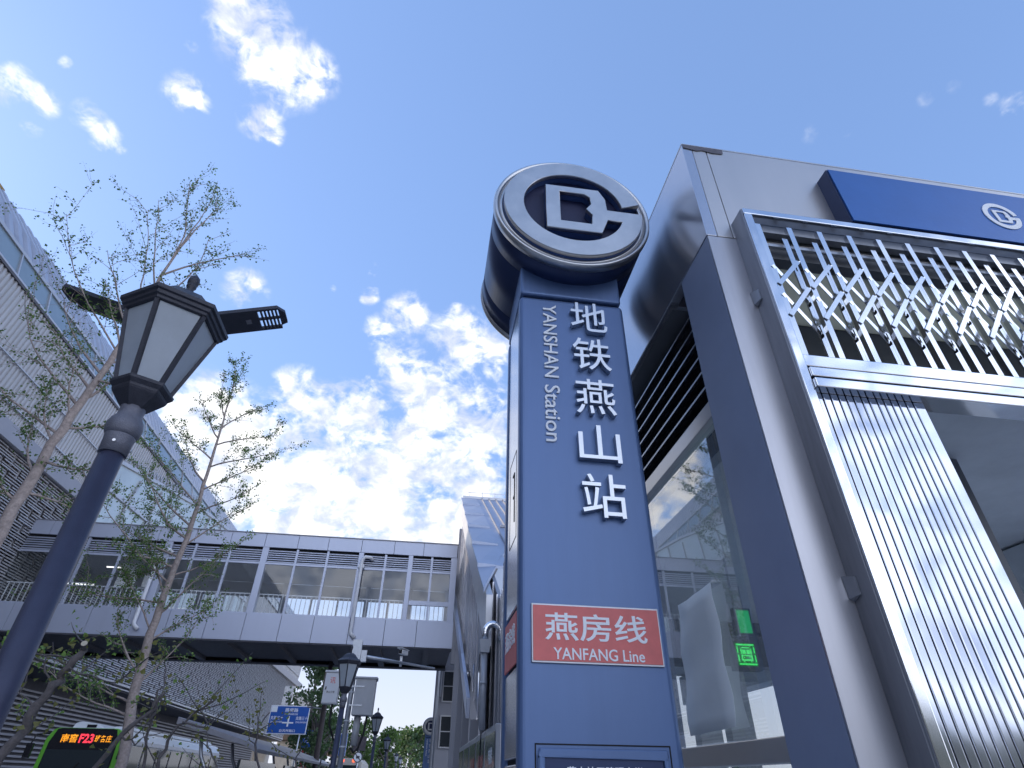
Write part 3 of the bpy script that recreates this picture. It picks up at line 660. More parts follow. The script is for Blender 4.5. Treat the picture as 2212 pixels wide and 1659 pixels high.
# ------------------------------------------------------------------ covered footbridge
BXL, BXR, BYF, BYB = -17.0, 1.14, 25.0, 30.4
ZB0, ZSILL, ZLB, ZLT, ZFT0, ZFT1 = 6.0, 7.0, 9.04, 9.62, 9.70, 10.28
B = thing('covered_footbridge', 'grey panelled covered footbridge with long windows spanning the street', 'footbridge', (-8, 27.7, 0))
fseams = [-17, -15.65, -14.25, -12.85, -11.45, -10.0, -8.556, -7.143, -5.776, -4.501, -3.078, -1.665, -.375, 1.12]
for (y0, y1, nm) in ((BYF, BYF+.06, 'f'), (BYB-.06, BYB, 'b')):
    fa = MB(); pa = MB()
    for a, b in zip(fseams, fseams[1:]):
        fa.box(a+.008, b-.008, y0, y1, ZFT0, ZFT1)
        pa.box(a+.008+.03, b-.008+.03, y0, y1, ZB0, ZSILL)
    fa.build('fascia_panel', M['clad2'], B, bevel=.004); pa.build('parapet_panel', M['clad2'], B, bevel=.004)
MB().box(BXL, BXR, BYF+.065, BYF+.14, ZFT0-.03, ZFT1-.03).box(BXL, BXR, BYF+.065, BYF+.14, ZB0+.02, ZSILL).box(BXL, BXR, BYB-.14, BYB-.065, ZFT0, ZFT1-.03).box(BXL, BXR, BYB-.14, BYB-.065, ZB0+.02, ZSILL).build('panel_backing', M['tone_fill'], B)
MB().box(BXL, BXR, BYF+.16, BYB-.16, ZFT0-.10, ZFT0+.05).build('ceiling', M['bceil'], B)
MB().box(BXL, BXR, BYB-.16, BYB-.145, 8.92, ZFT0-.105).build('upper_panel', M['bceil'], B)
MB().box(BXL, BXR, BYF+.16, BYB-.16, ZFT1-.2, ZFT1-.02).build('roof', M['clad'], B)
MB().box(BXL, BXR, BYF-.04, BYF+.14, ZFT1-.001, ZFT1+.03).build('coping', M['clad'], B)
MB().box(BXL, BXR, BYF+.15, BYB-.15, ZB0+.25, ZB0+.45).build('deck', M['innerd'], B)
sf = MB().box(BXL, BXR, BYF+.02, BYF+.45, ZB0-.05, ZB0-.004).box(BXL, BXR, BYB-.45, BYB-.02, ZB0-.05, ZB0-.004).box(BXL, BXR, BYF+.46, BYB-.46, ZB0+.12, ZB0+.2)
for i in range(9): sf.box(BXL+1+i*2, BXL+1.25+i*2, BYF+.46, BYB-.46, ZB0-.03, ZB0+.118)
sf.build('soffit', M['darkwall'], B)
# columns (wide) and mullions (narrow), both sides
wide = [(-11.08, -10.80), (-7.17, -6.91), (-3.14, -2.93), (-1.0, -.80), (.86, 1.13), (-15.1, -14.85)]
thin = [-14.05, -12.65, -9.85, -8.45, -5.72, -4.44, -1.98, .03]
cm = MB(); tm = MB()
for (a, b) in wide:
    for (y0, y1) in ((BYF+.01, BYF+.30), (BYB-.3, BYB-.01)): MB().box(a, b, y0, y1, ZSILL, ZFT0-.002).build('column', M['clad2'], B, bevel=.01)
for x in thin:
    tm.box(x-.045, x+.045, BYF+.03, BYF+.12, ZSILL, ZFT0-.03); tm.box(x-.045, x+.045, BYB-.12, BYB-.03, ZSILL, ZFT0-.03)
tm.box(BXL, BXR, BYF+.035, BYF+.115, ZLB-.06, ZLB+.02).box(BXL, BXR, BYF+.035, BYF+.115, ZSILL+.0, ZSILL+.05).box(-.79, .86, BYF+.02, BYF+.118, 7.62, 7.80)
tm.build('mullion', M['clad2'], B)
lv = MB()
for i in range(6):
    z = ZLB+.05+i*.092
    lv.hexa([(BXL, BYF+.05, z-.01), (BXR, BYF+.05, z-.01), (BXR, BYF+.11, z+.03), (BXL, BYF+.11, z+.03)], [(BXL, BYF+.05, z+.022), (BXR, BYF+.05, z+.022), (BXR, BYF+.11, z+.062), (BXL, BYF+.11, z+.062)])
lv.build('louvre', M['clad2'], B)
MB().box(BXL, BXR, BYF+.125, BYF+.15, ZLB+.02, ZFT0-.035).build('louvre_backing', M['tone_fill'], B)
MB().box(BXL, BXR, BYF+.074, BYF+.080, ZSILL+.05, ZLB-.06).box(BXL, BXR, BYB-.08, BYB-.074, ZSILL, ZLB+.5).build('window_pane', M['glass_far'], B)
rb = MB()
xx = BXL+.2
while xx < BXR-.1:
    rb.box(xx-.014, xx+.014, BYF+.36, BYF+.385, ZSILL-.3, 7.82); rb.box(xx-.014, xx+.014, BYB-.385, BYB-.36, ZSILL-.3, 7.75); xx += .19
rb.box(BXL, BXR, BYF+.355, BYF+.39, 7.82, 7.86).box(BXL, BXR, BYB-.39, BYB-.355, 7.75, 7.79)
rb.build('railing', M['pipe_w'], B)
for (x, zt) in ((-2.95, 9.42), (-11.1, 9.25)):
    MB().tube([(x+.42, BYF-.0, zt-.02), (x+.34, BYF-.11, zt+.04), (x+.12, BYF-.13, zt+.05), (x+.03, BYF-.13, zt-.04), (x, BYF-.13, zt-.2), (x, BYF-.13, 6.45), (x+.04, BYF-.13, 6.36), (x+.20, BYF-.10, 6.22)], .075, 12).box(x-.12, x+.12, BYF-.16, BYF-.0, zt-.42, zt-.28).build('drain_pipe', M['pipe_w'], B)
# things inside the left end of the bridge
for i, (x, y, z, lab) in enumerate(((-13.3, 26.8, 9.0, 'bright lamp tube high inside the left end of the footbridge'), (-14.2, 25.9, 8.0, 'lower lamp tube seen at the left end of the footbridge beside the lamp post'))):
    t = thing('tube_lamp', lab, 'lamp', (x, y, z), 'tube lamps inside the footbridge')
    MB().box(x-.6, x+.6, y-.03, y+.03, z+.03, z+.08).build('lamp_housing', M['white'], t)
    MB().tube([(x-.58, y, z+.01), (x+.58, y, z+.01)], .025, 8).build('lamp_tube', M['tube'], t)
for (x, z, w, h, lab) in ((-13.0, 8.05, .75, 1.0, 'large white notice board behind the footbridge window'), (-11.95, 8.1, .42, .55, 'small white notice board right of the large one behind the footbridge window')):
    t = MB().box(x, x+w, 26.2, 26.24, z, z+h).build('notice_board', M['white']); tag(t, lab, 'notice board', 'notice boards in the footbridge')

# ------------------------------------------------------------------ station hall on the left
SH = thing('elevated_station', 'long barrel shaped elevated metro station clad in ribbed zinc with louvre screens on the left', 'station', (-22, 30, 0))
def at_el(X, el): return (X, EYE.z - X*math.tan(rad(el)))
YS0, YS1 = -45.0, 88.0
p_gb = at_el(-16.0, 42.75)                       # top of ribbed siding
def lean(X0, z0, z): return X0-(z0-z)*.066
def solve_el(el):                                # a point of the leaning siding at an elevation angle
    z = 10.0
    for _ in range(60): z = EYE.z - lean(-16.0, p_gb[1], z)*math.tan(rad(el))
    return (lean(-16.0, p_gb[1], z), z)
p_rb = solve_el(35.05); p_bt = solve_el(33.77); p_bb = solve_el(32.2); p_mb = solve_el(14.45)
g0 = (-16.02, p_gb[1]+.10)
def up_to(p, slope, el):                         # walk up from p along a slope until the elevation angle is el
    t = 0.0
    while math.degrees(math.atan2(p[1]+t*math.sin(rad(slope))-EYE.z, -(p[0]-t*math.cos(rad(slope))))) < el: t += .01
    return (p[0]-t*math.cos(rad(slope)), p[1]+t*math.sin(rad(slope)))
g1 = up_to(g0, 74, 44.62); g2 = up_to(g1, 62, 45.5); g3 = up_to(g2, 52, 46.05); g4 = (g3[0]-2.2, g3[1]+1.1)
def strip(pts, y0, y1, name, m, parent, pitch=0, amp=0.0, thick=.05):
    """a sheet with the profile pts (x, z) swept along Y, ribbed if pitch is given"""
    b = MB(); ys = []
    if pitch:
        y = y0
        while y < y1:
            ys += [(y, 0), (y+pitch*.42, 0), (y+pitch*.5, 1), (y+pitch*.92, 1)]; y += pitch
    else: ys = [(y0, 0), (y1, 0)]
    n = len(pts); nrm = []
    for i in range(n):
        a = Vector(pts[max(i-1, 0)]); c = Vector(pts[min(i+1, n-1)]); d = (c-a).normalized(); nrm.append((d[1], -d[0]) if d[1] > 0 else (-d[1], d[0]))
    vs = [(p[0]+q[0]*amp*h, y, p[1]+q[1]*amp*h) for y, h in ys for p, q in zip(pts, nrm)]
    b.add(vs, [(i*n+j, i*n+j+1, (i+1)*n+j+1, (i+1)*n+j) for i in range(len(ys)-1) for j in range(n-1)])
    return b.build(name, m, parent, fix=False)
sid = [p_rb, solve_el(38.0), solve_el(40.4), (p_gb[0], p_gb[1])]
strip(sid, YS0, YS1, 'ribbed_siding', M['ribs'], SH, .22, .05)
strip([p_bt, p_rb], YS0, YS1, 'lower_siding', M['ribs'], SH, .15, .03)
strip([g1, g2, g3, g4], YS0, YS1, 'ribbed_roof', M['ribs_top'], SH, .62, .10)
MB().prism([(p_gb[0]+.10, p_gb[1]-.02), (p_gb[0]-.3, p_gb[1]-.02), (p_gb[0]-.3, g0[1]-.01), (p_gb[0]+.10, g0[1]-.01)], 'y', YS0, YS1).build('gutter', M['darkwall'], SH)
strip([g0, g1], YS0, YS1, 'clerestory_glass', M['teal_glass'], SH)
gm = MB(); y = YS0+.6
while y < YS1:
    gm.beam((g0[0]+.03, y, g0[1]), (g1[0]+.03, y, g1[1]), .06, .07, (0,1,0)); y += 2.05
gm.beam((g0[0]+.04, YS0, g0[1]+.04), (g0[0]+.04, YS1, g0[1]+.04), .10, .10); gm.beam((g1[0]+.04, YS0, g1[1]-.02), (g1[0]+.04, YS1, g1[1]-.02), .10, .12)
gm.build('clerestory_mullion', M['gable'], SH)
rr = MB()
for el in (35.05, 38.0): q = solve_el(el); rr.beam((q[0]+.10, YS0, q[1]), (q[0]+.10, YS1, q[1]), .05, .04)
rr.build('siding_rail', M['gable'], SH)
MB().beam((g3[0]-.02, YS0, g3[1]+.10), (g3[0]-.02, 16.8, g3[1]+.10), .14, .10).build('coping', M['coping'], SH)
bm1 = MB(); yy = YS0
while yy < YS1:
    bm1.prism([(p_bb[0]-.1, p_bb[1]), (p_bb[0]+.22, p_bb[1]), (p_bt[0]+.22, p_bt[1]), (p_bt[0]-.1, p_bt[1])], 'y', yy, yy+3.98); yy += 4.0
bm1.build('beam', M['clad'], SH, bevel=.01)
# louvre screen: long slats, offset posts, patches of denser slats
sc = MB(); nz = 58
for i in range(nz):
    z = p_mb[1]+.06+(p_bb[1]-p_mb[1]-.12)*i/(nz-1); x = lean(-16.0, p_gb[1], z)
    random.seed(i); y = YS0+(.6 if (i//3) % 2 else 0)
    while y < YS1:
        y1 = min(y+random.choice((1.02, 1.02, 1.02, 1.14)), YS1); o_ = random.choice((0, 0, .02, .04))
        sc.hexa([(x+o_, y, z-.032), (x+.045+o_, y, z-.040), (x+.045+o_, y1, z-.040), (x+o_, y1, z-.032)], [(x-.04+o_, y, z+.036), (x+o_, y, z+.028), (x+o_, y1, z+.028), (x-.04+o_, y1, z+.036)])
        y += 1.2
sc.build('louvre_screen', M['slats'], SH, fix=False)
ps = MB(); y = YS0
while y < YS1:
    ps.beam((p_mb[0]-.10, y, p_mb[1]), (p_bb[0]-.10, y, p_bb[1]), .05, .09, (0,1,0)); y += .6
ps.build('screen_post', M['slats'], SH, fix=False)
MB().beam((p_mb[0]+.02, YS0, p_mb[1]-.02), (p_mb[0]+.02, YS1, p_mb[1]-.02), .16, .08).beam((p_mb[0]+.02, YS0, p_mb[1]-.20), (p_mb[0]+.02, YS1, p_mb[1]-.20), .07, .05).build('screen_sill', M['slats'], SH)
MB().box(-30, p_mb[0]-.9, YS0, YS1-.5, p_mb[1]-.0, p_bb[1]+3).build('inner_wall', M['darkwall'], SH)
MB().box(-30, p_mb[0]-.12, YS0, YS1, p_mb[1]-.30, p_mb[1]-.08).build('soffit', M['darkwall'], SH)
MB().prism([p_bb, p_bt, p_rb, (p_gb[0]-.1, p_gb[1]), (g0[0]-.1, g0[1]), (g1[0]-.1, g1[1]), (g3[0]-.2, g3[1]), (g4[0], g4[1]), (-30, g4[1]), (-30, p_bb[1])], 'y', YS1-.4, YS1-.2).build('end_wall', M['clad'], SH)
# ground floor, set back: dark slatted wall, pale stone plinth
gs = MB()
for i in range(16): gs.box(-19.02, -18.92, YS0, YS1-4, 1.9+i*.205, 1.9+i*.205+.085)
gs.build('slatted_wall', M['clad'], SH)
MB().box(-19.6, -19.1, YS0, YS1-4, 0, p_mb[1]-.3).build('ground_floor_wall', M['darkwall'], SH)
stn = MB(); random.seed(5)
for i in range(14):
    a = 18.6+ (i % 7)*.62; z0 = 1.0+(i//7)*1.05
    stn.box(-18.9, -18.6-.1*random.random(), a, a+.58, z0, z0+1.0)
stn.build('stone_pier', M['stone'], SH, bevel=.03)
# glazed hall front behind the bridge
wq = [atX(264, 1002, -15.75), atX(426, 1094, -15.75), atX(505, 1148, -15.75)]
WY = [wq[0].y, wq[1].y, 54.0]; WZ = [wq[0].z-.0, wq[1].z, 18.6]
GHX = -15.78
GY0 = WY[0]-.8
gp = [(GY0, 9.8), (54.0, 9.8), (54.0, 18.4), (WY[1], WZ[1]), (WY[0], WZ[0]), (GY0, WZ[0]-.25)]
MB().prism(gp, 'x', GHX-.08, GHX).build('hall_glazing', M['wedge_glass'], SH)
hm = MB()
for a, b in (((GY0, WZ[0]-.2), (WY[0], WZ[0]+.05)), ((WY[0], WZ[0]+.05), (WY[1], WZ[1]+.05)), ((WY[1], WZ[1]+.05), (54.0, 18.5)), ((GY0, 12.9), (54, 14.3))):
    hm.beam((GHX+.06, a[0], a[1]), (GHX+.06, b[0], b[1]), .10, .18)
y = 29.0
while y < 53:
    zt = (WZ[0]+(y-WY[0])*(WZ[1]-WZ[0])/(WY[1]-WY[0])); hm.beam((GHX+.06, y, 9.9), (GHX+.06, y+1.2, zt-.1), .10, .09, (0,1,0)); y += 2.6
hm.build('hall_mullion', M['gable'], SH)
tr_ = MB()
for i in range(22):
    t = i/22; y = WY[0]+(WY[1]-WY[0])*t; z = WZ[0]+(WZ[1]-WZ[0])*t
    tr_.beam((GHX+.10, y, z+.15), (GHX+.10, y+.18, z+.55), .05, .05); tr_.beam((GHX+.10, y+.18, z+.55), (GHX+.10, y+.45, z+.25), .05, .05)
tr_.build('eave_truss', M['gable'], SH)

# ------------------------------------------------------------------ viaduct beyond the station
V = thing('viaduct', 'pale concrete railway viaduct running on beyond the far end of the station', 'viaduct', (-20, 120, 0))
MB().box(-25, -16.2, YS1+.2, 240, 8.6, 9.6).box(-16.19, -15.9, YS1+.2, 240, 8.3, 11.2).build('deck', M['conc'], V)
MB().prism([(-24, 8.59), (-17, 8.59), (-18.8, 6.9), (-22.2, 6.9)], 'y', YS1+.3, 240).build('girder', M['conc_b'], V)
vp = MB()
for y in (92, 112, 132, 152): MB().box(-22, -19, y, y+2.2, 0, 6.89).build('pier', M['conc'], V, bevel=.3)

# ------------------------------------------------------------------ garden lamps
def make_lamp():
    c = (-1.353, 2.3, 0); P = thing('garden_lamp', 'near black garden lamp with a large six sided frosted lantern, in the left foreground', 'street lamp', c, 'garden lamps along the pavement')
    ph = rad(30)
    MB().lathe([(.075, 0), (.075, .35), (.060, .40), (.052, .9), (.047, 2.70)], c, 32).build('post', M['pole'], P)
    MB().lathe([(.053, 2.645), (.055, 2.70), (.0585, 2.725), (.0585, 2.728)], c, 32).lathe([(.0586, 2.728), (.067, 2.745), (.070, 2.775), (.064, 2.802), (.050, 2.825), (.047, 2.850), (.050, 2.868)], c, 32).build('collar', M['collar'], P)
    bo = MB()
    for a in (-75, 45, 165):
        d = Vector((math.cos(rad(a)), math.sin(rad(a)), 0)); p = Vector(c)+Vector((0,0,2.685)); bo.tube([p+d*.05, p+d*.062], .0065, 8)
    bo.build('bolt', M['brush'], P)
    MB().lathe([(.050, 2.862), (.062, 2.875), (.105, 2.925), (.110, 2.935), (.112, 2.945), (.128, 2.962), (.130, 2.976), (.118, 2.982)], c, 6, False, ph).build('cup', M['black'], P, bevel=.002)
    gl_ = MB().lathe([(.108, 2.983), (.196, 3.345)], c, 6, False, ph); gl_.build('lantern_glass', M['frost'], P)
    MB().lathe([(.03, 2.984), (.03, 3.06), (.045, 3.08), (.05, 3.13), (.035, 3.20), (.012, 3.22)], c, 16).build('bulb', M['white'], P)
    mb_ = MB()
    for k in range(6):
        a = ph+k*math.pi/3; d = Vector((math.cos(a), math.sin(a), 0)); p = Vector(c)
        mb_.beam(p+d*.111+Vector((0,0,2.982)), p+d*.199+Vector((0,0,3.347)), .019, .016, d)
    mb_.build('lantern_bar', M['black'], P)
    MB().lathe([(.205, 3.345), (.214, 3.348), (.217, 3.362), (.228, 3.366), (.231, 3.384), (.243, 3.388), (.246, 3.408), (.232, 3.416), (.17, 3.455), (.115, 3.515), (.07, 3.545), (.055, 3.550)], c, 6, False, ph).build('roof', M['black'], P, bevel=.002)
    MB().lathe([(.026, 3.545), (.020, 3.575), (.017, 3.60), (.024, 3.612), (.024, 3.620), (.021, 3.624), (.026, 3.634), (.028, 3.655), (.024, 3.675), (.012, 3.690), (.004, 3.70)], c, 16).build('finial', M['black'], P)
    return P
lamp = make_lamp()
for (y, x, lab) in ((12.1, -1.36, 'second garden lamp, its lantern in front of the footbridge soffit beside a steel mast'),
                    (23.4, -1.37, 'third garden lamp, standing clear against pale sky under the footbridge'),
                    (36.5, -1.45, 'fourth garden lamp, smaller, just right of the third one'),
                    (58.0, -1.38, 'tiny garden lamp beyond the fourth one, left of the farthest lamp'),
                    (66.0, -1.18, 'farthest tiny garden lamp near the round tree')):
    q = copy_tree(lamp, (x, y, 0)); tag(q, lab, 'street lamp')

# ------------------------------------------------------------------ double armed street light
LED = thing('street_light', 'tall modern street light with two flat dark heads spread behind the garden lantern', 'street light', (-4.47, 7.5, 0))
lc = Vector((-4.47, 7.5, 0))
MB().tube([lc, lc+Vector((0,0,3)), lc+Vector((0,0,7.35))], [.085, .075, .055], 14).build('post', M['led_body'], LED)
for s_ in (-1, 1):
    tip = Vector((lc.x+s_*1.70, lc.y, 7.86)); root = Vector((lc.x+s_*.62, lc.y, 7.53)); e = (tip-root).normalized(); u = Vector((0,1,0)); n_ = e.cross(u).normalized()
    if n_.z < 0: n_ = -n_
    ar = MB()
    for dy in (-.22, .22): ar.beam(lc+Vector((s_*.03, dy*.3, 7.30)), root+Vector((0,dy,0))+e*.12, .035, .05, n_)
    ar.build('arm', M['led_body'], LED)
    hd = MB(); Lh = (tip-root).length
    def HP(t, w, h): return root+e*t+u*w+n_*h
    outl = [(.12, -.25), (Lh-.42, -.25), (Lh-.42, .25), (.12, .25)]
    hd.hexa([HP(t, w, -.03) for t, w in outl], [HP(t, w, .035) for t, w in outl])
    # fin end: two side rails, nose and thin fins
    for sg in (-1, 1): hd.hexa([HP(Lh-.42, sg*.25, -.03), HP(Lh-.10, sg*.25, -.03), HP(Lh-.10, sg*.21, -.03), HP(Lh-.42, sg*.21, -.03)], [HP(Lh-.42, sg*.25, .035), HP(Lh-.10, sg*.25, .035), HP(Lh-.10, sg*.21, .035), HP(Lh-.42, sg*.21, .035)])
    hd.hexa([HP(Lh-.10, -.25, -.03), HP(Lh, -.12, -.03), HP(Lh, .12, -.03), HP(Lh-.10, .165, -.03)], [HP(Lh-.10, -.25, .03), HP(Lh, -.12, .03), HP(Lh, .12, .03), HP(Lh-.10, .165, .03)])
    hd.hexa([HP(Lh-.42, -.012, -.02), HP(Lh-.10, -.012, -.02), HP(Lh-.10, .012, -.02), HP(Lh-.42, .012, -.02)], [HP(Lh-.42, -.012, .03), HP(Lh-.10, -.012, .03), HP(Lh-.10, .012, .03), HP(Lh-.42, .012, .03)])
    for k in range(1, 6):
        t = Lh-.42+k*.056
        hd.hexa([HP(t-.014, -.21, -.02), HP(t+.014, -.21, -.02), HP(t+.014, .21, -.02), HP(t-.014, .21, -.02)], [HP(t-.014, -.21, .03), HP(t+.014, -.21, .03), HP(t+.014, .21, .03), HP(t-.014, .21, .03)])
    ho = hd.build('lamp_head', M['led_body'], LED)
    MB().hexa([HP(Lh-.62, -.05, -.036), HP(Lh-.54, -.05, -.036), HP(Lh-.54, .05, -.036), HP(Lh-.62, .05, -.036)], [HP(Lh-.62, -.05, -.0305), HP(Lh-.54, -.05, -.0305), HP(Lh-.54, .05, -.0305), HP(Lh-.62, .05, -.0305)]).build('sensor', M['collar'], ho)

# ------------------------------------------------------------------ camera mast with cabinets
MS = thing('camera_mast', 'galvanised steel mast with a long sideways arm carrying a traffic camera', 'mast', (-2.05, 20, 0))
mc = Vector((-2.05, 20, 0))
MB().tube([mc, mc+Vector((0,0,4.2)), mc+Vector((0,0,4.75))], [.085, .075, .07], 16).box(mc.x-.17, mc.x+.12, 19.9, 20.1, 4.68, 5.25).box(mc.x+.13, mc.x+.30, 19.92, 20.08, 4.62, 4.95).build('post', M['galv'], MS)
MB().tube([mc+Vector((.25, 0, 4.78)), mc+Vector((2.5, 1.95, 4.80))], [.055, .035], 12).build('arm', M['galv'], MS)
bands = MB()
for z in (1.8, 2.35, 3.0, 3.75): bands.lathe([(.092, z), (.092, z+.04)], mc, 14)
bands.build('band', M['pipe_w'], MS)
cp = Vector((-.72, 21.15, 4.79))
MB().box(cp.x-.02, cp.x+.06, cp.y-.03, cp.y+.03, 4.70, 5.02).build('camera_bracket', M['galv'], MS)
co = MB().beam(cp+Vector((-.02, -.22, .33)), cp+Vector((.16, .25, .36)), .15, .15).build('camera_body', M['white'], MS, bevel=.02)
MB().beam(cp+Vector((-.05, -.30, .43)), cp+Vector((.17, .27, .45)), .19, .02).build('sunshield', M['white'], co)
MB().beam(cp+Vector((-.027, -.235, .33)), cp+Vector((-.02, -.215, .33)), .11, .11).build('lens', M['bus_black'], co)
for (x0, x1, z0, z1, y0, y1, mm, nm, lab) in ((-2.83, -2.40, 3.42, 4.25, 19.6, 19.95, 'cab', 'left', 'white cabinet with red mark hanging on the left side of the camera mast'),
                                             (-1.93, -1.33, 3.16, 4.12, 19.7, 20.25, 'cab_g', 'right', 'larger grey cabinet strapped to the right side of the camera mast')):
    t = thing('control_cabinet', lab, 'cabinet', ((x0+x1)/2, 20, z0))
    MB().box(x0, x1, y0, y1, z0, z1).build('case', M[mm], t, bevel=.008)
    MB().hexa([(x0-.03, y0-.04, z1), (x1+.03, y0-.04, z1), (x1+.03, y1+.03, z1), (x0-.03, y1+.03, z1)], [(x0-.03, y0-.04, z1+.05), (x1+.03, y0-.04, z1+.05), (x1+.03, y1+.03, z1+.09), (x0-.03, y1+.03, z1+.09)]).build('lid', M[mm], t)
    if nm == 'left':
        MB().box(x0+.02, x1-.02, y0-.012, y0-.001, z0+.03, z1-.02).build('door', M['cab'], t)
        text('door_letters', '讯', M['red'], t, ((x0+x1)/2+.02, y0-.0145, z1-.22), FX, FZ, .16, .17, .001, .012)
        text('door_letters', '燕山交警', M['bus_black'], t, ((x0+x1)/2, y0-.0145, z0+.30), FX, FZ, .24, .06, .001)
        MB().box(x0+.05, x0+.08, y0-.03, y0-.0125, z0+.36, z0+.44).build('handle', M['bus_black'], t)
        MB().tube([(x0+.30, 19.8, z0), (x0+.31, 19.8, z0-.5), (x0+.5, 19.9, z0-.9)], .03, 8).build('cable', M['rubber'], t)
    else:
        for z in (z0+.22, z0+.72): MB().box(x0-.10, x0+.28, y0-.02, y0-.002, z, z+.045).build('strap', M['galv'], t)
        MB().tube([(x0+.45, 19.95, z0), (x0+.42, 19.95, z0-.45), (x0+.30, 19.95, z0-.86), (x0+.20, 19.95, z0-.92), (x0+.10, 19.95, z0-.80)], .03, 8).build('cable', M['rubber'], t)
        MB().tube([(x0+.18, 20.0, z0), (x0+.18, 20.0, z0-.75)], .10, 12).build('meter_case', M['cab_g'], t)

# ------------------------------------------------------------------ road signs
def sign_post(P, x, y, z): MB().tube([(x, y, 0), (x, y, z)], .05, 10).build('post', M['galv'], P)
sa, sb = atY(585, 1523, 45), atY(660, 1587, 45)
RS = thing('road_sign', 'big blue street name sign with a white cross road symbol below the station screen', 'road sign', ((sa.x+sb.x)/2, 45, 0))
x0, x1, z0, z1 = sa.x+.06, sb.x-.02, sb.z, sa.z
MB().box(x0, x1, 45, 45.05, z0, z1).build('border', M['white'], RS)
MB().box(x0+.05, x1-.05, 44.985, 44.999, z0+.05, z1-.05).build('panel', M['roadblue'], RS)
w, h = x1-x0, z1-z0
def rt_(t, u, v, tw, th): text('sign_letters', t, M['white'], RS, (x0+u*w, 44.98, z0+v*h), FX, FZ, tw*w, th*h, .001, .012)
rt_('燕房路', .54, .84, .34, .14); rt_('YANFANG Rd', .54, .70, .34, .07); rt_('支路三十', .20, .56, .32, .13); rt_('ZHILUSANSHI', .20, .42, .30, .06)
rt_('支路三十', .83, .56, .30, .13); rt_('ZHILUSANSHI', .83, .42, .28, .06); rt_('迎风街路口', .52, .12, .40, .10)
MB().box(x0+.36*w, x0+.64*w, 44.97, 44.98, z0+.37*h, z0+.42*h).box(x0+.485*w, x0+.525*w, 44.97, 44.98, z0+.421*h, z0+.62*h).box(x0+.485*w, x0+.525*w, 44.97, 44.98, z0+.26*h, z0+.369*h).build('cross_symbol', M['white'], RS)
MB().box(x0+.06, x0+.17*w, 44.97, 44.984, z0+.76*h, z1-.06).build('corner_plate', M['white'], RS)
sign_post(RS, x1-.4, 45.2, z1-.2)
MB().tube([(x1-.4, 45.15, (z0+z1)/2+.3), (x0+.4, 45.15, (z0+z1)/2+.3)], .04, 8).build('bracket', M['galv'], RS)
dk = thing('utility_pole', 'dark slim utility pole leaning slightly left of the camera mast', 'pole', (-4.05, 30, 0))
MB().tube([(-4.05, 30, 0), (-4.20, 30, 6.3)], [.13, .10], 12).build('shaft', M['brown'], dk)
MB().tube([(-4.15, 30, 4.2), (-4.9, 30, 4.25)], .03, 6).build('bracket', M['galv'], dk)
ns = thing('no_parking_sign', 'brown sign back above a round white sign with a dark ring and slash', 'road sign', (-3.55, 45, 0))
MB().box(-3.97, -3.15, 45, 45.03, 3.2, 4.0).build('plate', M['brown'], ns)
sign_post(ns, -3.55, 45.1, 3.95)
n_ = 28; dsk = [(-3.55+.30*math.cos(2*math.pi*i/n_), 2.85+.30*math.sin(2*math.pi*i/n_)) for i in range(n_)]
MB().prism(dsk, 'y', 44.97, 45.0).build('round_plate', M['white'], ns)
rgm = MB(); vs = [(-3.55+r*math.cos(2*math.pi*i/n_), 44.96, 2.85+r*math.sin(2*math.pi*i/n_)) for r in (.30, .245) for i in range(n_)]
rgm.add(vs, [(i, (i+1)%n_, n_+(i+1)%n_, n_+i) for i in range(n_)]); rgm.beam((-3.74, 44.962, 3.04), (-3.36, 44.962, 2.66), .05, .01, (0,-1,0)); rgm.box(-3.66, -3.44, 44.961, 44.966, 2.78, 2.92)
rgm.build('ring', M['brown'], ns)
bs = thing('lane_sign', 'narrow blue lane sign showing just right of the camera mast', 'road sign', (-4.9, 48, 0))
MB().box(-5.15, -4.70, 48, 48.05, 3.0, 4.3).build('panel', M['roadblue'], bs, bevel=.01); MB().box(-5.17, -4.68, 48.051, 48.07, 2.98, 4.32).build('border', M['white'], bs); sign_post(bs, -4.92, 48.15, 4.2)
b2 = thing('lane_sign', 'blue sign with white lettering left of the camera mast above red boards', 'road sign', (-7.9, 52, 0))
MB().box(-8.5, -7.5, 52, 52.05, 3.6, 4.7).build('panel', M['roadblue'], b2, bevel=.01); text('sign_letters', '停', M['white'], b2, (-8.0, 51.99, 4.15), FX, FZ, .5, .55, .002); sign_post(b2, -8.0, 52.15, 4.5)
b3 = thing('hoarding', 'red and white hoarding board low down left of the camera mast', 'hoarding', (-7.9, 54, 0))
MB().box(-8.6, -7.6, 54, 54.05, 1.4, 3.5).build('board', M['poster'], b3); [MB().box(a, a+.07, 53.9, 54.1, 0, 3.6).build('post', M['white'], b3) for a in (-8.68, -7.59)]

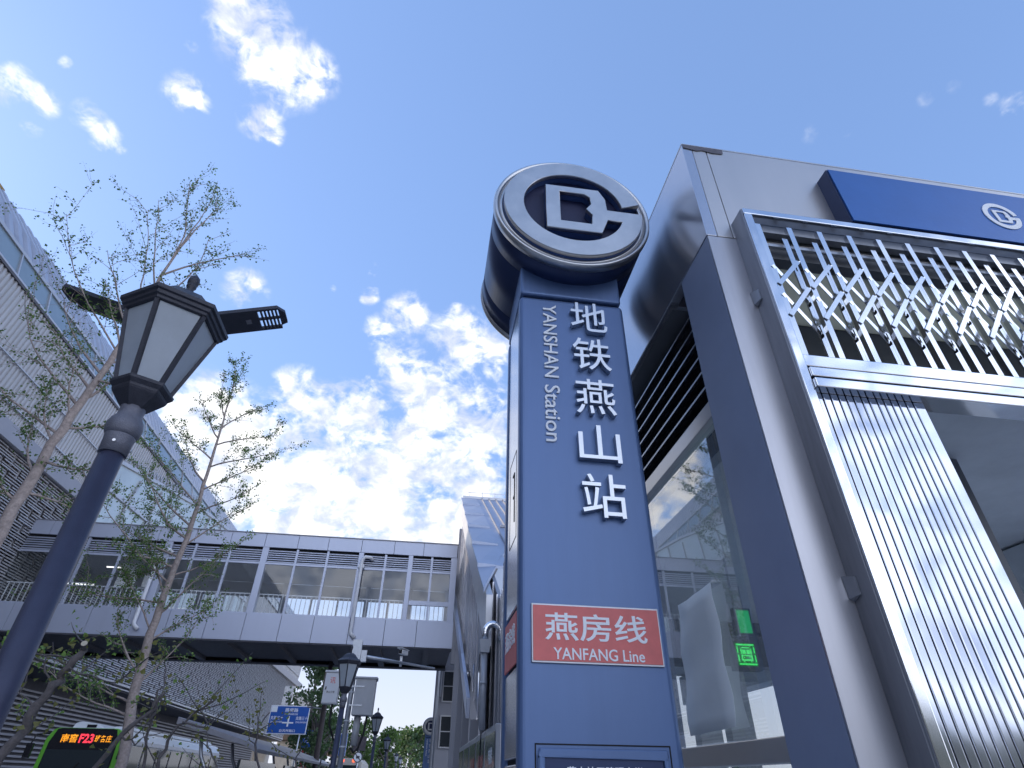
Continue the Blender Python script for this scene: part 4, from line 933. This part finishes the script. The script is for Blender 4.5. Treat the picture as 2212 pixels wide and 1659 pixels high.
# ------------------------------------------------------------------ buses
def make_bus(X0, X1, Y0, Ln, label, front=True):
    P = thing('city_bus', label, 'bus', ((X0+X1)/2, Y0+Ln/2, 0))
    zt = 2.92
    def prof(i, top): return [(X0+i, .35), (X0+i-.0, 1.3), (X0+.06+i, 2.6), (X0+.20+i, top-.05), (X0+.34+i, top), (X1-.34-i, top), (X1-.20-i, top-.05), (X1-.06-i, 2.6), (X1-i, 1.3), (X1-i, .35)]
    MB().prism(prof(0, zt), 'y', Y0+.12, Y0+Ln).build('body', M['bus_white'], P, bevel=.02)
    MB().prism(prof(0.001, zt-.002), 'y', Y0, Y0+.119).build('front_frame', M['bus_green'], P, bevel=.02)
    MB().prism([(X0+.16, 1.0), (X0+.20, 2.5), (X0+.33, zt-.04), (X0+.45, zt-.015), (X1-.45, zt-.015), (X1-.33, zt-.04), (X1-.20, 2.5), (X1-.16, 1.0)], 'y', Y0-.03, Y0-.001).build('windscreen_surround', M['bus_black'], P)
    MB().box(X0+.22, X1-.22, Y0-.042, Y0-.031, 1.05, 2.30).build('windscreen', M['bus_glass'], P)
    for (xm, sg) in ((X0+.1, -1), (X1-.1, 1)):
        MB().tube([(xm, Y0+.05, 2.75), (xm+sg*.22, Y0-.28, 2.70), (xm+sg*.26, Y0-.32, 2.45)], .025, 8).box(xm+sg*.26-.10, xm+sg*.26+.10, Y0-.36, Y0-.28, 2.05, 2.45).build('mirror', M['bus_black'], P, bevel=.015)
    for (xa, xb) in ((X0+.7, X0+1.35), (X0+1.5, X0+2.1)): MB().beam((xa, Y0-.055, 1.06), (xb, Y0-.055, 1.95), .03, .02, (0, -1, 0)).build('wiper', M['rubber'], P)
    sw = MB()
    for k in range(8): sw.box(X1+.002, X1+.012, Y0+.5+k*1.4, Y0+1.75+k*1.4, 1.35, 2.45)
    sw.build('side_window', M['bus_glass'], P)
    MB().box(X1-.03, X1+.0015, Y0+.3, Y0+Ln-.2, 2.5, 2.62).build('roof_rail', M['galv'], P)
    roof = MB().prism([(X0+.55, zt), (X0+.62, zt+.16), (X0+.80, zt+.21), (X0+1.35, zt+.15), (X0+1.62, zt)], 'y', Y0+.35, Y0+2.2).build('air_conditioner', M['bus_white'], P, bevel=.03)
    MB().box(X0+1.02, X0+1.32, Y0+.33, Y0+.348, zt+.03, zt+.12).build('vent', M['bus_black'], roof)
    MB().prism([(X1-.75, zt), (X1-.70, zt+.10), (X1-.30, zt+.10), (X1-.25, zt)], 'y', Y0+.6, Y0+Ln-1).build('battery_box', M['bus_white'], P, bevel=.02)
    for (yy) in (Y0+2.6, Y0+Ln-3.0):
        for (a, b) in ((X0-.005, X0+.28), (X1-.28, X1+.005)):
            MB().prism([(yy+.48*math.cos(2*math.pi*i/24), .48+.48*math.sin(2*math.pi*i/24)) for i in range(24)], 'x', a, b).build('wheel', M['rubber'], P)
    return P
bus = make_bus(-12.12, -9.62, 24.0, 11.8, 'green and white city bus with lit orange and red route display under the footbridge')
dsp = MB().box(-11.62, -9.98, 23.952, 23.969, 2.46, 2.78).build('route_display', M['bus_black'], bus)
text('display_letters', '南窖', M['led_o'], dsp, (-11.33, 23.948, 2.62), FX, FZ, .50, .24, .001, .012)
text('display_letters', 'F23', M['led_r'], dsp, (-10.80, 23.948, 2.62), FX, FZ, .44, .26, .001, .03)
text('display_letters', '班各庄', M['led_o'], dsp, (-10.28, 23.948, 2.62), FX, FZ, .52, .20, .001, .012)
fb_ = thing('minibus', 'distant pale bus seen from behind with two red lamps, beyond the camera mast', 'bus', (-5.6, 62, 0))
MB().prism([(-6.8, .35), (-6.8, 2.9), (-6.5, 3.2), (-4.6, 3.2), (-4.3, 2.9), (-4.3, .35)], 'y', 60, 69).build('body', M['conc'], fb_, bevel=.05)
MB().box(-6.5, -4.6, 59.97, 59.995, 1.6, 2.7).build('rear_window', M['bus_glass'], fb_)
for x in (-5.95, -5.05): MB().box(x-.10, x+.10, 59.95, 59.995, 2.92, 3.10).build('tail_light', M['tail'], fb_)
for x in (-6.5, -4.9): MB().prism([(61.6+.45*math.cos(2*math.pi*i/20), .45+.45*math.sin(2*math.pi*i/20)) for i in range(20)], 'x', x-.1, x+.2).build('wheel', M['rubber'], fb_)

# ------------------------------------------------------------------ bus shelter
BS = thing('bus_shelter', 'long grey bus stop canopy on curved struts beside the bus', 'bus shelter', (-5.2, 26, 0))
for (a, b) in ((17.8, 25.3), (25.5, 33.4)):
    pf = [(-6.05, 2.70), (-6.05, 2.86), (-4.2, 2.36), (-3.9, 2.20), (-3.95, 2.12), (-4.25, 2.26)]
    MB().prism(pf, 'y', a, b).build('canopy', M['shelter'], BS, bevel=.01)
cs = MB()
for y in (18.4, 21.6, 24.8, 28.0, 31.2):
    pts = [(-4.55, y, 0), (-4.55, y, 1.35)]+[(-4.55-1.0*math.sin(rad(a)), y, 1.35+1.25*(1-math.cos(rad(a)))*.9+.2*a/90) for a in (20, 40, 60, 80)]
    MB().tube(pts, .045, 10).build('strut', M['galv'], BS)
MB().box(-4.62, -4.55, 19, 23.8, .45, 2.0).box(-4.62, -4.55, 25.6, 30.6, .45, 2.0).build('back_panel', M['poster2'], BS)

# ------------------------------------------------------------------ trees
def leaf_quads(vs, fs, p, d, size, rnd):
    a = Vector((rnd.gauss(0,1), rnd.gauss(0,1), rnd.gauss(0,1))).normalized(); d2 = (d+a*.9).normalized(); s_ = d2.cross(Vector((rnd.gauss(0,1), rnd.gauss(0,1), rnd.gauss(0,1)))).normalized()
    n_ = d2.cross(s_); k = len(vs); L_ = size*rnd.uniform(.7, 1.25); w_ = L_*rnd.uniform(.55, .8)
    q = p+d2*L_*.35
    vs += [p, q+d2*L_*.35+s_*w_*.75+n_*L_*.1, q+d2*L_*.6, q+d2*L_*.35-s_*w_*.75+n_*L_*.12]
    fs += [(k, k+1, k+2), (k, k+2, k+3)]
class Tree:
    def __init__(s, seed): s.r = random.Random(seed); s.w = MB(); s.tw = MB(); s.lv = []; s.lf = []; s.lv2 = []; s.lf2 = []; s.y = .12
    def path(s, p, d, ln, n, wob, up):
        pts = [Vector(p)]; d = Vector(d).normalized()
        for i in range(n):
            d = (d+Vector((s.r.gauss(0,wob), s.r.gauss(0,wob), s.r.gauss(0,wob)+up))).normalized(); pts.append(pts[-1]+d*(ln/n))
        return pts
    def leaves(s, pts, start, step, size, cnt, t_end=1.0):
        tot = sum((b-a).length for a, b in zip(pts, pts[1:])); pos = start*tot; acc = 0
        for a, b in zip(pts, pts[1:]):
            l = (b-a).length
            while pos <= acc+l:
                q = a.lerp(b, (pos-acc)/l); d = (b-a).normalized()
                young = s.r.random() < s.y
                for _ in range(s.r.randint(max(1, cnt-2), cnt+2)):
                    off = Vector((s.r.gauss(0,1), s.r.gauss(0,1), s.r.gauss(0,1)))*.022
                    leaf_quads(s.lv2 if young else s.lv, s.lf2 if young else s.lf, q+off, (off.normalized()+Vector((0,0,.2))), size, s.r)
                pos += step*s.r.uniform(.45, 1.6)
            acc += l
    def twig(s, p, d, ln, r, size, step, cnt, sub=True):
        pts = s.path(p, d, ln, 6, .13, .05); s.tw.tube(pts, [r*(1-.75*i/6) for i in range(7)], 4, False)
        s.leaves(pts, .15, step, size, cnt)
        if sub:
            for t in range(s.r.randint(2, 4)):
                i = s.r.randint(1, 5); dd = (pts[i+1]-pts[i]).normalized()+Vector((s.r.gauss(0,.7), s.r.gauss(0,.7), s.r.gauss(0,.6)))
                s.twig(pts[i], dd, ln*s.r.uniform(.25, .5), r*.5, size, step, cnt, False)
    def limb(s, p, d, ln, r, size=.034, step=.07, cnt=4, up=.04):
        pts = s.path(p, d, ln, 8, .09, up); s.w.tube(pts, [r*(1-.8*i/8) for i in range(9)], 6, False)
        s.leaves(pts, .35, step, size, cnt)
        for i in range(2, 9):
            for _ in range(s.r.choice((1, 1, 2))):
                dd = (pts[min(i, 8)]-pts[i-1]).normalized()*.7+Vector((s.r.gauss(0,.6), s.r.gauss(0,.6), s.r.gauss(0.1,.5)))
                s.twig(pts[i-1].lerp(pts[i], s.r.random()), dd, ln*s.r.uniform(.22, .42), r*.32, size, step, cnt)
    def finish(s, root, bark, leaf, leaf2):
        s.w.build('trunk', bark, root, fix=False)
        if s.tw.v: s.tw.build('twigs', bark, root, fix=False)
        for nm, vs, fs, mm in (('leaves', s.lv, s.lf, leaf), ('young_leaves', s.lv2, s.lf2, leaf2)):
            if fs: b = MB(); b.add(vs, fs); b.build(nm, mm, root, fix=False)
def sapling(seed, px, Y, r0, label, limbs, size, group, step=.07, cnt=4, young=.12, bark='bark', base=True):
    """px: pixel trail of the trunk at distance Y; limbs: (fraction along trunk, pixel of the limb's tip, depth change, radius)"""
    T = Tree(seed); T.y = young
    pts = [atY(a, b, Y+dy) for a, b, dy in px]
    if base: pts = [Vector((pts[0].x, pts[0].y, 0)), *pts]
    root = thing('ginkgo_tree', label, 'tree', (pts[0].x, pts[0].y, 0), group)
    dense = [pts[0]]
    for a, b in zip(pts, pts[1:]):
        for k in range(1, 5):
            q = a.lerp(b, k/4); q += Vector((T.r.gauss(0, .008), T.r.gauss(0, .008), 0)); dense.append(q)
    n_ = len(dense); T.w.tube(dense, [r0*(1-.86*(i/(n_-1))**1.15)+T.r.uniform(-.03, .06)*r0*(1-i/n_) for i in range(n_)], 10, False)
    for (f, tip, dy, r) in limbs:
        i = f*(n_-1); i0 = int(i); p = dense[i0].lerp(dense[min(i0+1, n_-1)], i-i0)
        t = atY(tip[0], tip[1], Y+dy); d = t-p
        T.limb(p, d+Vector((0, 0, -.12*d.length)), d.length, r*1.5, size, step, cnt)
    tl = (dense[-1]-dense[-4])
    T.limb(dense[-1], tl, tl.length*1.2, r0*.14, size, step, cnt)
    T.finish(root, M[bark], M['leaf'], M['leaf_y'])
    return root
# tree A: behind the lantern on the left
sapling(11, [(0, 1150, 0), (110, 960, .02), (200, 835, .04), (272, 730, .05), (345, 600, .05), (420, 490, .05)], 7.1, .074, 'ginkgo sapling with a bare brown trunk rising behind the big lantern, top in open sky',
        [(.93, (505, 415), .2, .010), (.88, (425, 400), -.3, .011), (.84, (520, 520), .1, .012), (.80, (330, 420), .2, .010), (.76, (520, 590), -.2, .012), (.74, (285, 450), -.2, .010),
         (.70, (460, 640), .3, .011), (.68, (245, 550), .2, .012), (.64, (215, 600), -.3, .012), (.62, (165, 545), .1, .010), (.58, (340, 760), .4, .012), (.54, (160, 640), .3, .014), (.52, (300, 830), -.2, .012),
         (.49, (60, 700), -.2, .014), (.46, (310, 790), .3, .014), (.44, (40, 640), .3, .014), (.41, (120, 770), -.3, .012), (.38, (260, 930), .4, .014), (.36, (-30, 780), .2, .014), (.34, (40, 820), -.1, .012), (.30, (230, 1010), .1, .014), (.27, (10, 900), .3, .013), (.24, (180, 1090), .3, .013), (.22, (-20, 1010), -.2, .014)],
        .034, 'ginkgo saplings along the kerb', step=.12, cnt=3, young=.06)
# tree B: in front of the bridge
sapling(23, [(265, 1645, 0), (285, 1520, 0), (325, 1370, 0), (365, 1260, .05), (405, 1160, .05), (440, 1050, .05), (470, 950, .05), (495, 870, .05)], 11.8, .097, 'slim leafy ginkgo sapling in front of the footbridge, green crown against cloud',
        [(.97, (515, 800), .2, .010), (.95, (470, 815), -.2, .010), (.91, (560, 850), .1, .012), (.88, (430, 880), .1, .012), (.86, (590, 900), .3, .012), (.82, (400, 905), -.3, .012), (.80, (605, 940), -.2, .012),
         (.76, (370, 960), .3, .014), (.74, (580, 1010), .3, .014), (.70, (320, 900), -.3, .012), (.68, (560, 1050), -.2, .013), (.65, (290, 1010), .2, .015), (.62, (250, 1060), -.2, .015), (.60, (540, 1090), .3, .014), (.57, (230, 1120), .3, .015),
         (.54, (270, 1180), -.4, .015), (.52, (520, 1160), .1, .013), (.50, (200, 1090), .0, .014), (.47, (330, 1130), .4, .014), (.45, (180, 1230), .2, .014), (.42, (480, 1230), -.2, .014), (.38, (300, 1210), .2, .012), (.36, (455, 1290), .3, .013), (.30, (230, 1300), -.2, .015), (.28, (440, 1330), .2, .013), (.25, (150, 1400), .1, .014), (.22, (120, 1440), -.1, .013), (.62, (300, 1090), .3, .013), (.55, (260, 1230), .2, .013)],
        .036, 'ginkgo saplings along the kerb', step=.085, cnt=4, young=.30)
# bare limbs in the left foreground (a lopped tree with clumps of leaves and cut ends)
def lopped(seed, Y, trails, label, name='lopped_tree', leafy=.5):
    T = Tree(seed); T.y = .35
    p0 = atY(*trails[0][0][0], Y); root = thing(name, label, 'tree' if name == 'lopped_tree' else 'shrub', (p0.x, p0.y, 0))
    cuts = MB()
    for (tr, r0, r1, cut) in trails:
        pts = [atY(a, b, Y) for a, b in tr]
        if tr is trails[0][0]: pts = [Vector((pts[0].x, pts[0].y, 0))]+pts
        dense = [pts[0]]
        for a, b in zip(pts, pts[1:]):
            for k in range(1, 4): dense.append(a.lerp(b, k/3)+Vector((T.r.gauss(0,.008), T.r.gauss(0,.02), T.r.gauss(0,.008))))
        n_ = len(dense); r0, r1 = r0*.62, r1*.62; T.w.tube(dense, [r0+(r1-r0)*i/(n_-1)+T.r.uniform(-.08, .14)*r0 for i in range(n_)], 9, True)
        if cut: d = (dense[-1]-dense[-2]).normalized(); cuts.tube([dense[-1]-d*.002, dense[-1]+d*.004], r1*.95, 9)
        for q in dense[2:]:
            if T.r.random() < leafy:
                for _ in range(T.r.randint(2, 5)):
                    off = Vector((T.r.gauss(0,1), T.r.gauss(0,1), T.r.gauss(0,1)))*.03
                    leaf_quads(T.lv, T.lf, q+off, off.normalized(), .036, T.r)
            if T.r.random() < leafy*.8: T.twig(q, Vector((T.r.gauss(0,1), T.r.gauss(0,.6), abs(T.r.gauss(0,.8)))), T.r.uniform(.25, .6), .006, .03, .05, 3, False)
    if cuts.v: cuts.build('cut_end', M['cut'], root)
    T.finish(root, M['bark2'], M['leaf_b'], M['leaf_y'])
lopped(5, 4.2, [([(-10, 1645), (40, 1590), (75, 1535), (110, 1480), (150, 1440), (175, 1405), (186, 1398)], .048, .030, True),
                ([(150, 1440), (180, 1455), (245, 1470), (262, 1490)], .008, .003, False), ([(75, 1535), (45, 1500), (60, 1430)], .010, .004, False), ([(110, 1480), (95, 1430), (110, 1390)], .010, .004, False)],
       'thick lopped branch with a pale sawn end leaning across the lamp post foot', leafy=.28)
lopped(6, 4.8, [([(210, 1655), (262, 1590), (330, 1530), (355, 1500)], .030, .016, False), ([(330, 1530), (352, 1480), (360, 1430)], .012, .004, False), ([(262, 1590), (290, 1600), (360, 1580)], .010, .004, False)],
       'thin leaning grey branch crossing in front of the bus windscreen', 'lopped_shrub', .2)
lopped(8, 5.6, [([(340, 1659), (360, 1600), (395, 1560), (440, 1530), (468, 1505)], .022, .010, False), ([(395, 1560), (440, 1570), (480, 1540)], .012, .005, False), ([(310, 1659), (322, 1560), (330, 1515)], .020, .010, False), ([(322, 1560), (350, 1520), (362, 1500)], .010, .005, False)],
       'twiggy lopped shrub between the bus and the canopy', 'lopped_shrub', .35)
lopped(9, 7.0, [([(470, 1659), (455, 1620), (448, 1590), (452, 1565)], .016, .006, False), ([(560, 1659), (552, 1610), (558, 1570), (580, 1540)], .018, .007, False), ([(552, 1610), (535, 1590), (540, 1560)], .008, .004, False), ([(640, 1659), (640, 1630), (655, 1600)], .014, .006, False), ([(690, 1659), (700, 1630), (715, 1615)], .012, .005, False)],
       'low bare twigs along the bottom edge below the blue road sign', 'lopped_shrub', .3)
# far trees
def far_tree(seed, x, y, z0, z1, r, label, leaf, n=2600, size=.30, group='trees beyond the footbridge'):
    T = Tree(seed); root = thing('street_tree', label, 'tree', (x, y, 0), group)
    T.w.tube([(x, y, 0), (x+.1, y, z0+.3*(z1-z0)), (x, y, z0+.85*(z1-z0))], [.22, .15, .04], 8)
    for i in range(9):
        z = z0+(z1-z0)*T.r.uniform(.1, .75); a = T.r.uniform(0, 6.28); T.w.tube([(x, y, z-.5), (x+math.cos(a)*r*.7, y+math.sin(a)*r*.7, z+r*.5)], [.08, .02], 5)
    cl = []
    for i in range(26):
        t = T.r.random(); rr_ = r*math.sin(math.pi*min(.97, .12+t*.85))**.8
        a = T.r.uniform(0, 6.28); k = T.r.uniform(.3, 1); cl.append((Vector((x+math.cos(a)*rr_*k, y+math.sin(a)*rr_*k, z0+(z1-z0)*t)), r*T.r.uniform(.18, .42)))
    for i in range(n):
        c_, cr = T.r.choice(cl); o_ = Vector((T.r.gauss(0,1), T.r.gauss(0,1), T.r.gauss(0,1))).normalized()*cr*T.r.random()**.4
        leaf_quads(T.lv, T.lf, c_+o_, o_.normalized(), size, T.r)
    b = MB(); b.add(T.lv, T.lf); b.build('leaves', leaf, root, fix=False); T.w.build('trunk', M['bark2'], root, fix=False)
far_tree(31, -7.0, 48, 2.5, 9.2, 1.9, 'tall narrow green tree right of the blue road sign', M['leaf_d'], 4200, .20)
far_tree(32, -9.2, 58, 3.5, 12.5, 2.2, 'airy tree rising to the footbridge soffit left of the utility pole', M['leaf_d'], 2600, .24)
far_tree(33, -5.4, 70, 2.0, 7.6, 2.0, 'pale green tree behind the round white sign', M['leaf'], 2200, .26)
far_tree(34, -2.9, 75, 2.0, 6.0, 1.8, 'low green tree behind the third garden lamp', M['leaf'], 2000, .26)
far_tree(35, -.35, 85, 1.5, 7.2, 3.2, 'round bushy tree left of the distant metro pylon', M['leaf_d'], 4200, .32)
far_tree(36, 2.6, 92, 1.5, 5.2, 2.6, 'low dark tree right of the distant metro pylon', M['leaf_d'], 2600, .30)
far_tree(37, -8.4, 66, 2.0, 6.5, 2.2, 'leafy tree behind the red hoarding', M['leaf_d'], 2400, .26)
# houses far down the street and behind the bridge
for (x0, x1, y0, y1, z1, lab) in ((-9.5, -2.0, 122, 134, 9.0, 'pale low house at the far end of the street'),):
    t = thing('house', lab, 'house', ((x0+x1)/2, y0, 0))
    MB().box(x0, x1, y0, y1, 0, z1*.6).build('wall', M['wtile'], t)
    MB().prism([(x0-.3, z1*.6), (x1+.3, z1*.6), ((x0+x1)/2, z1*.85)], 'y', y0-.3, y1+.3).build('roof', M['clad'], t)
    for i in range(4): MB().box(x0+.8+i*1.7, x0+1.7+i*1.7, y0-.03, y0-.001, 2.6, 4.2).build('window', M['darkwin'], t)
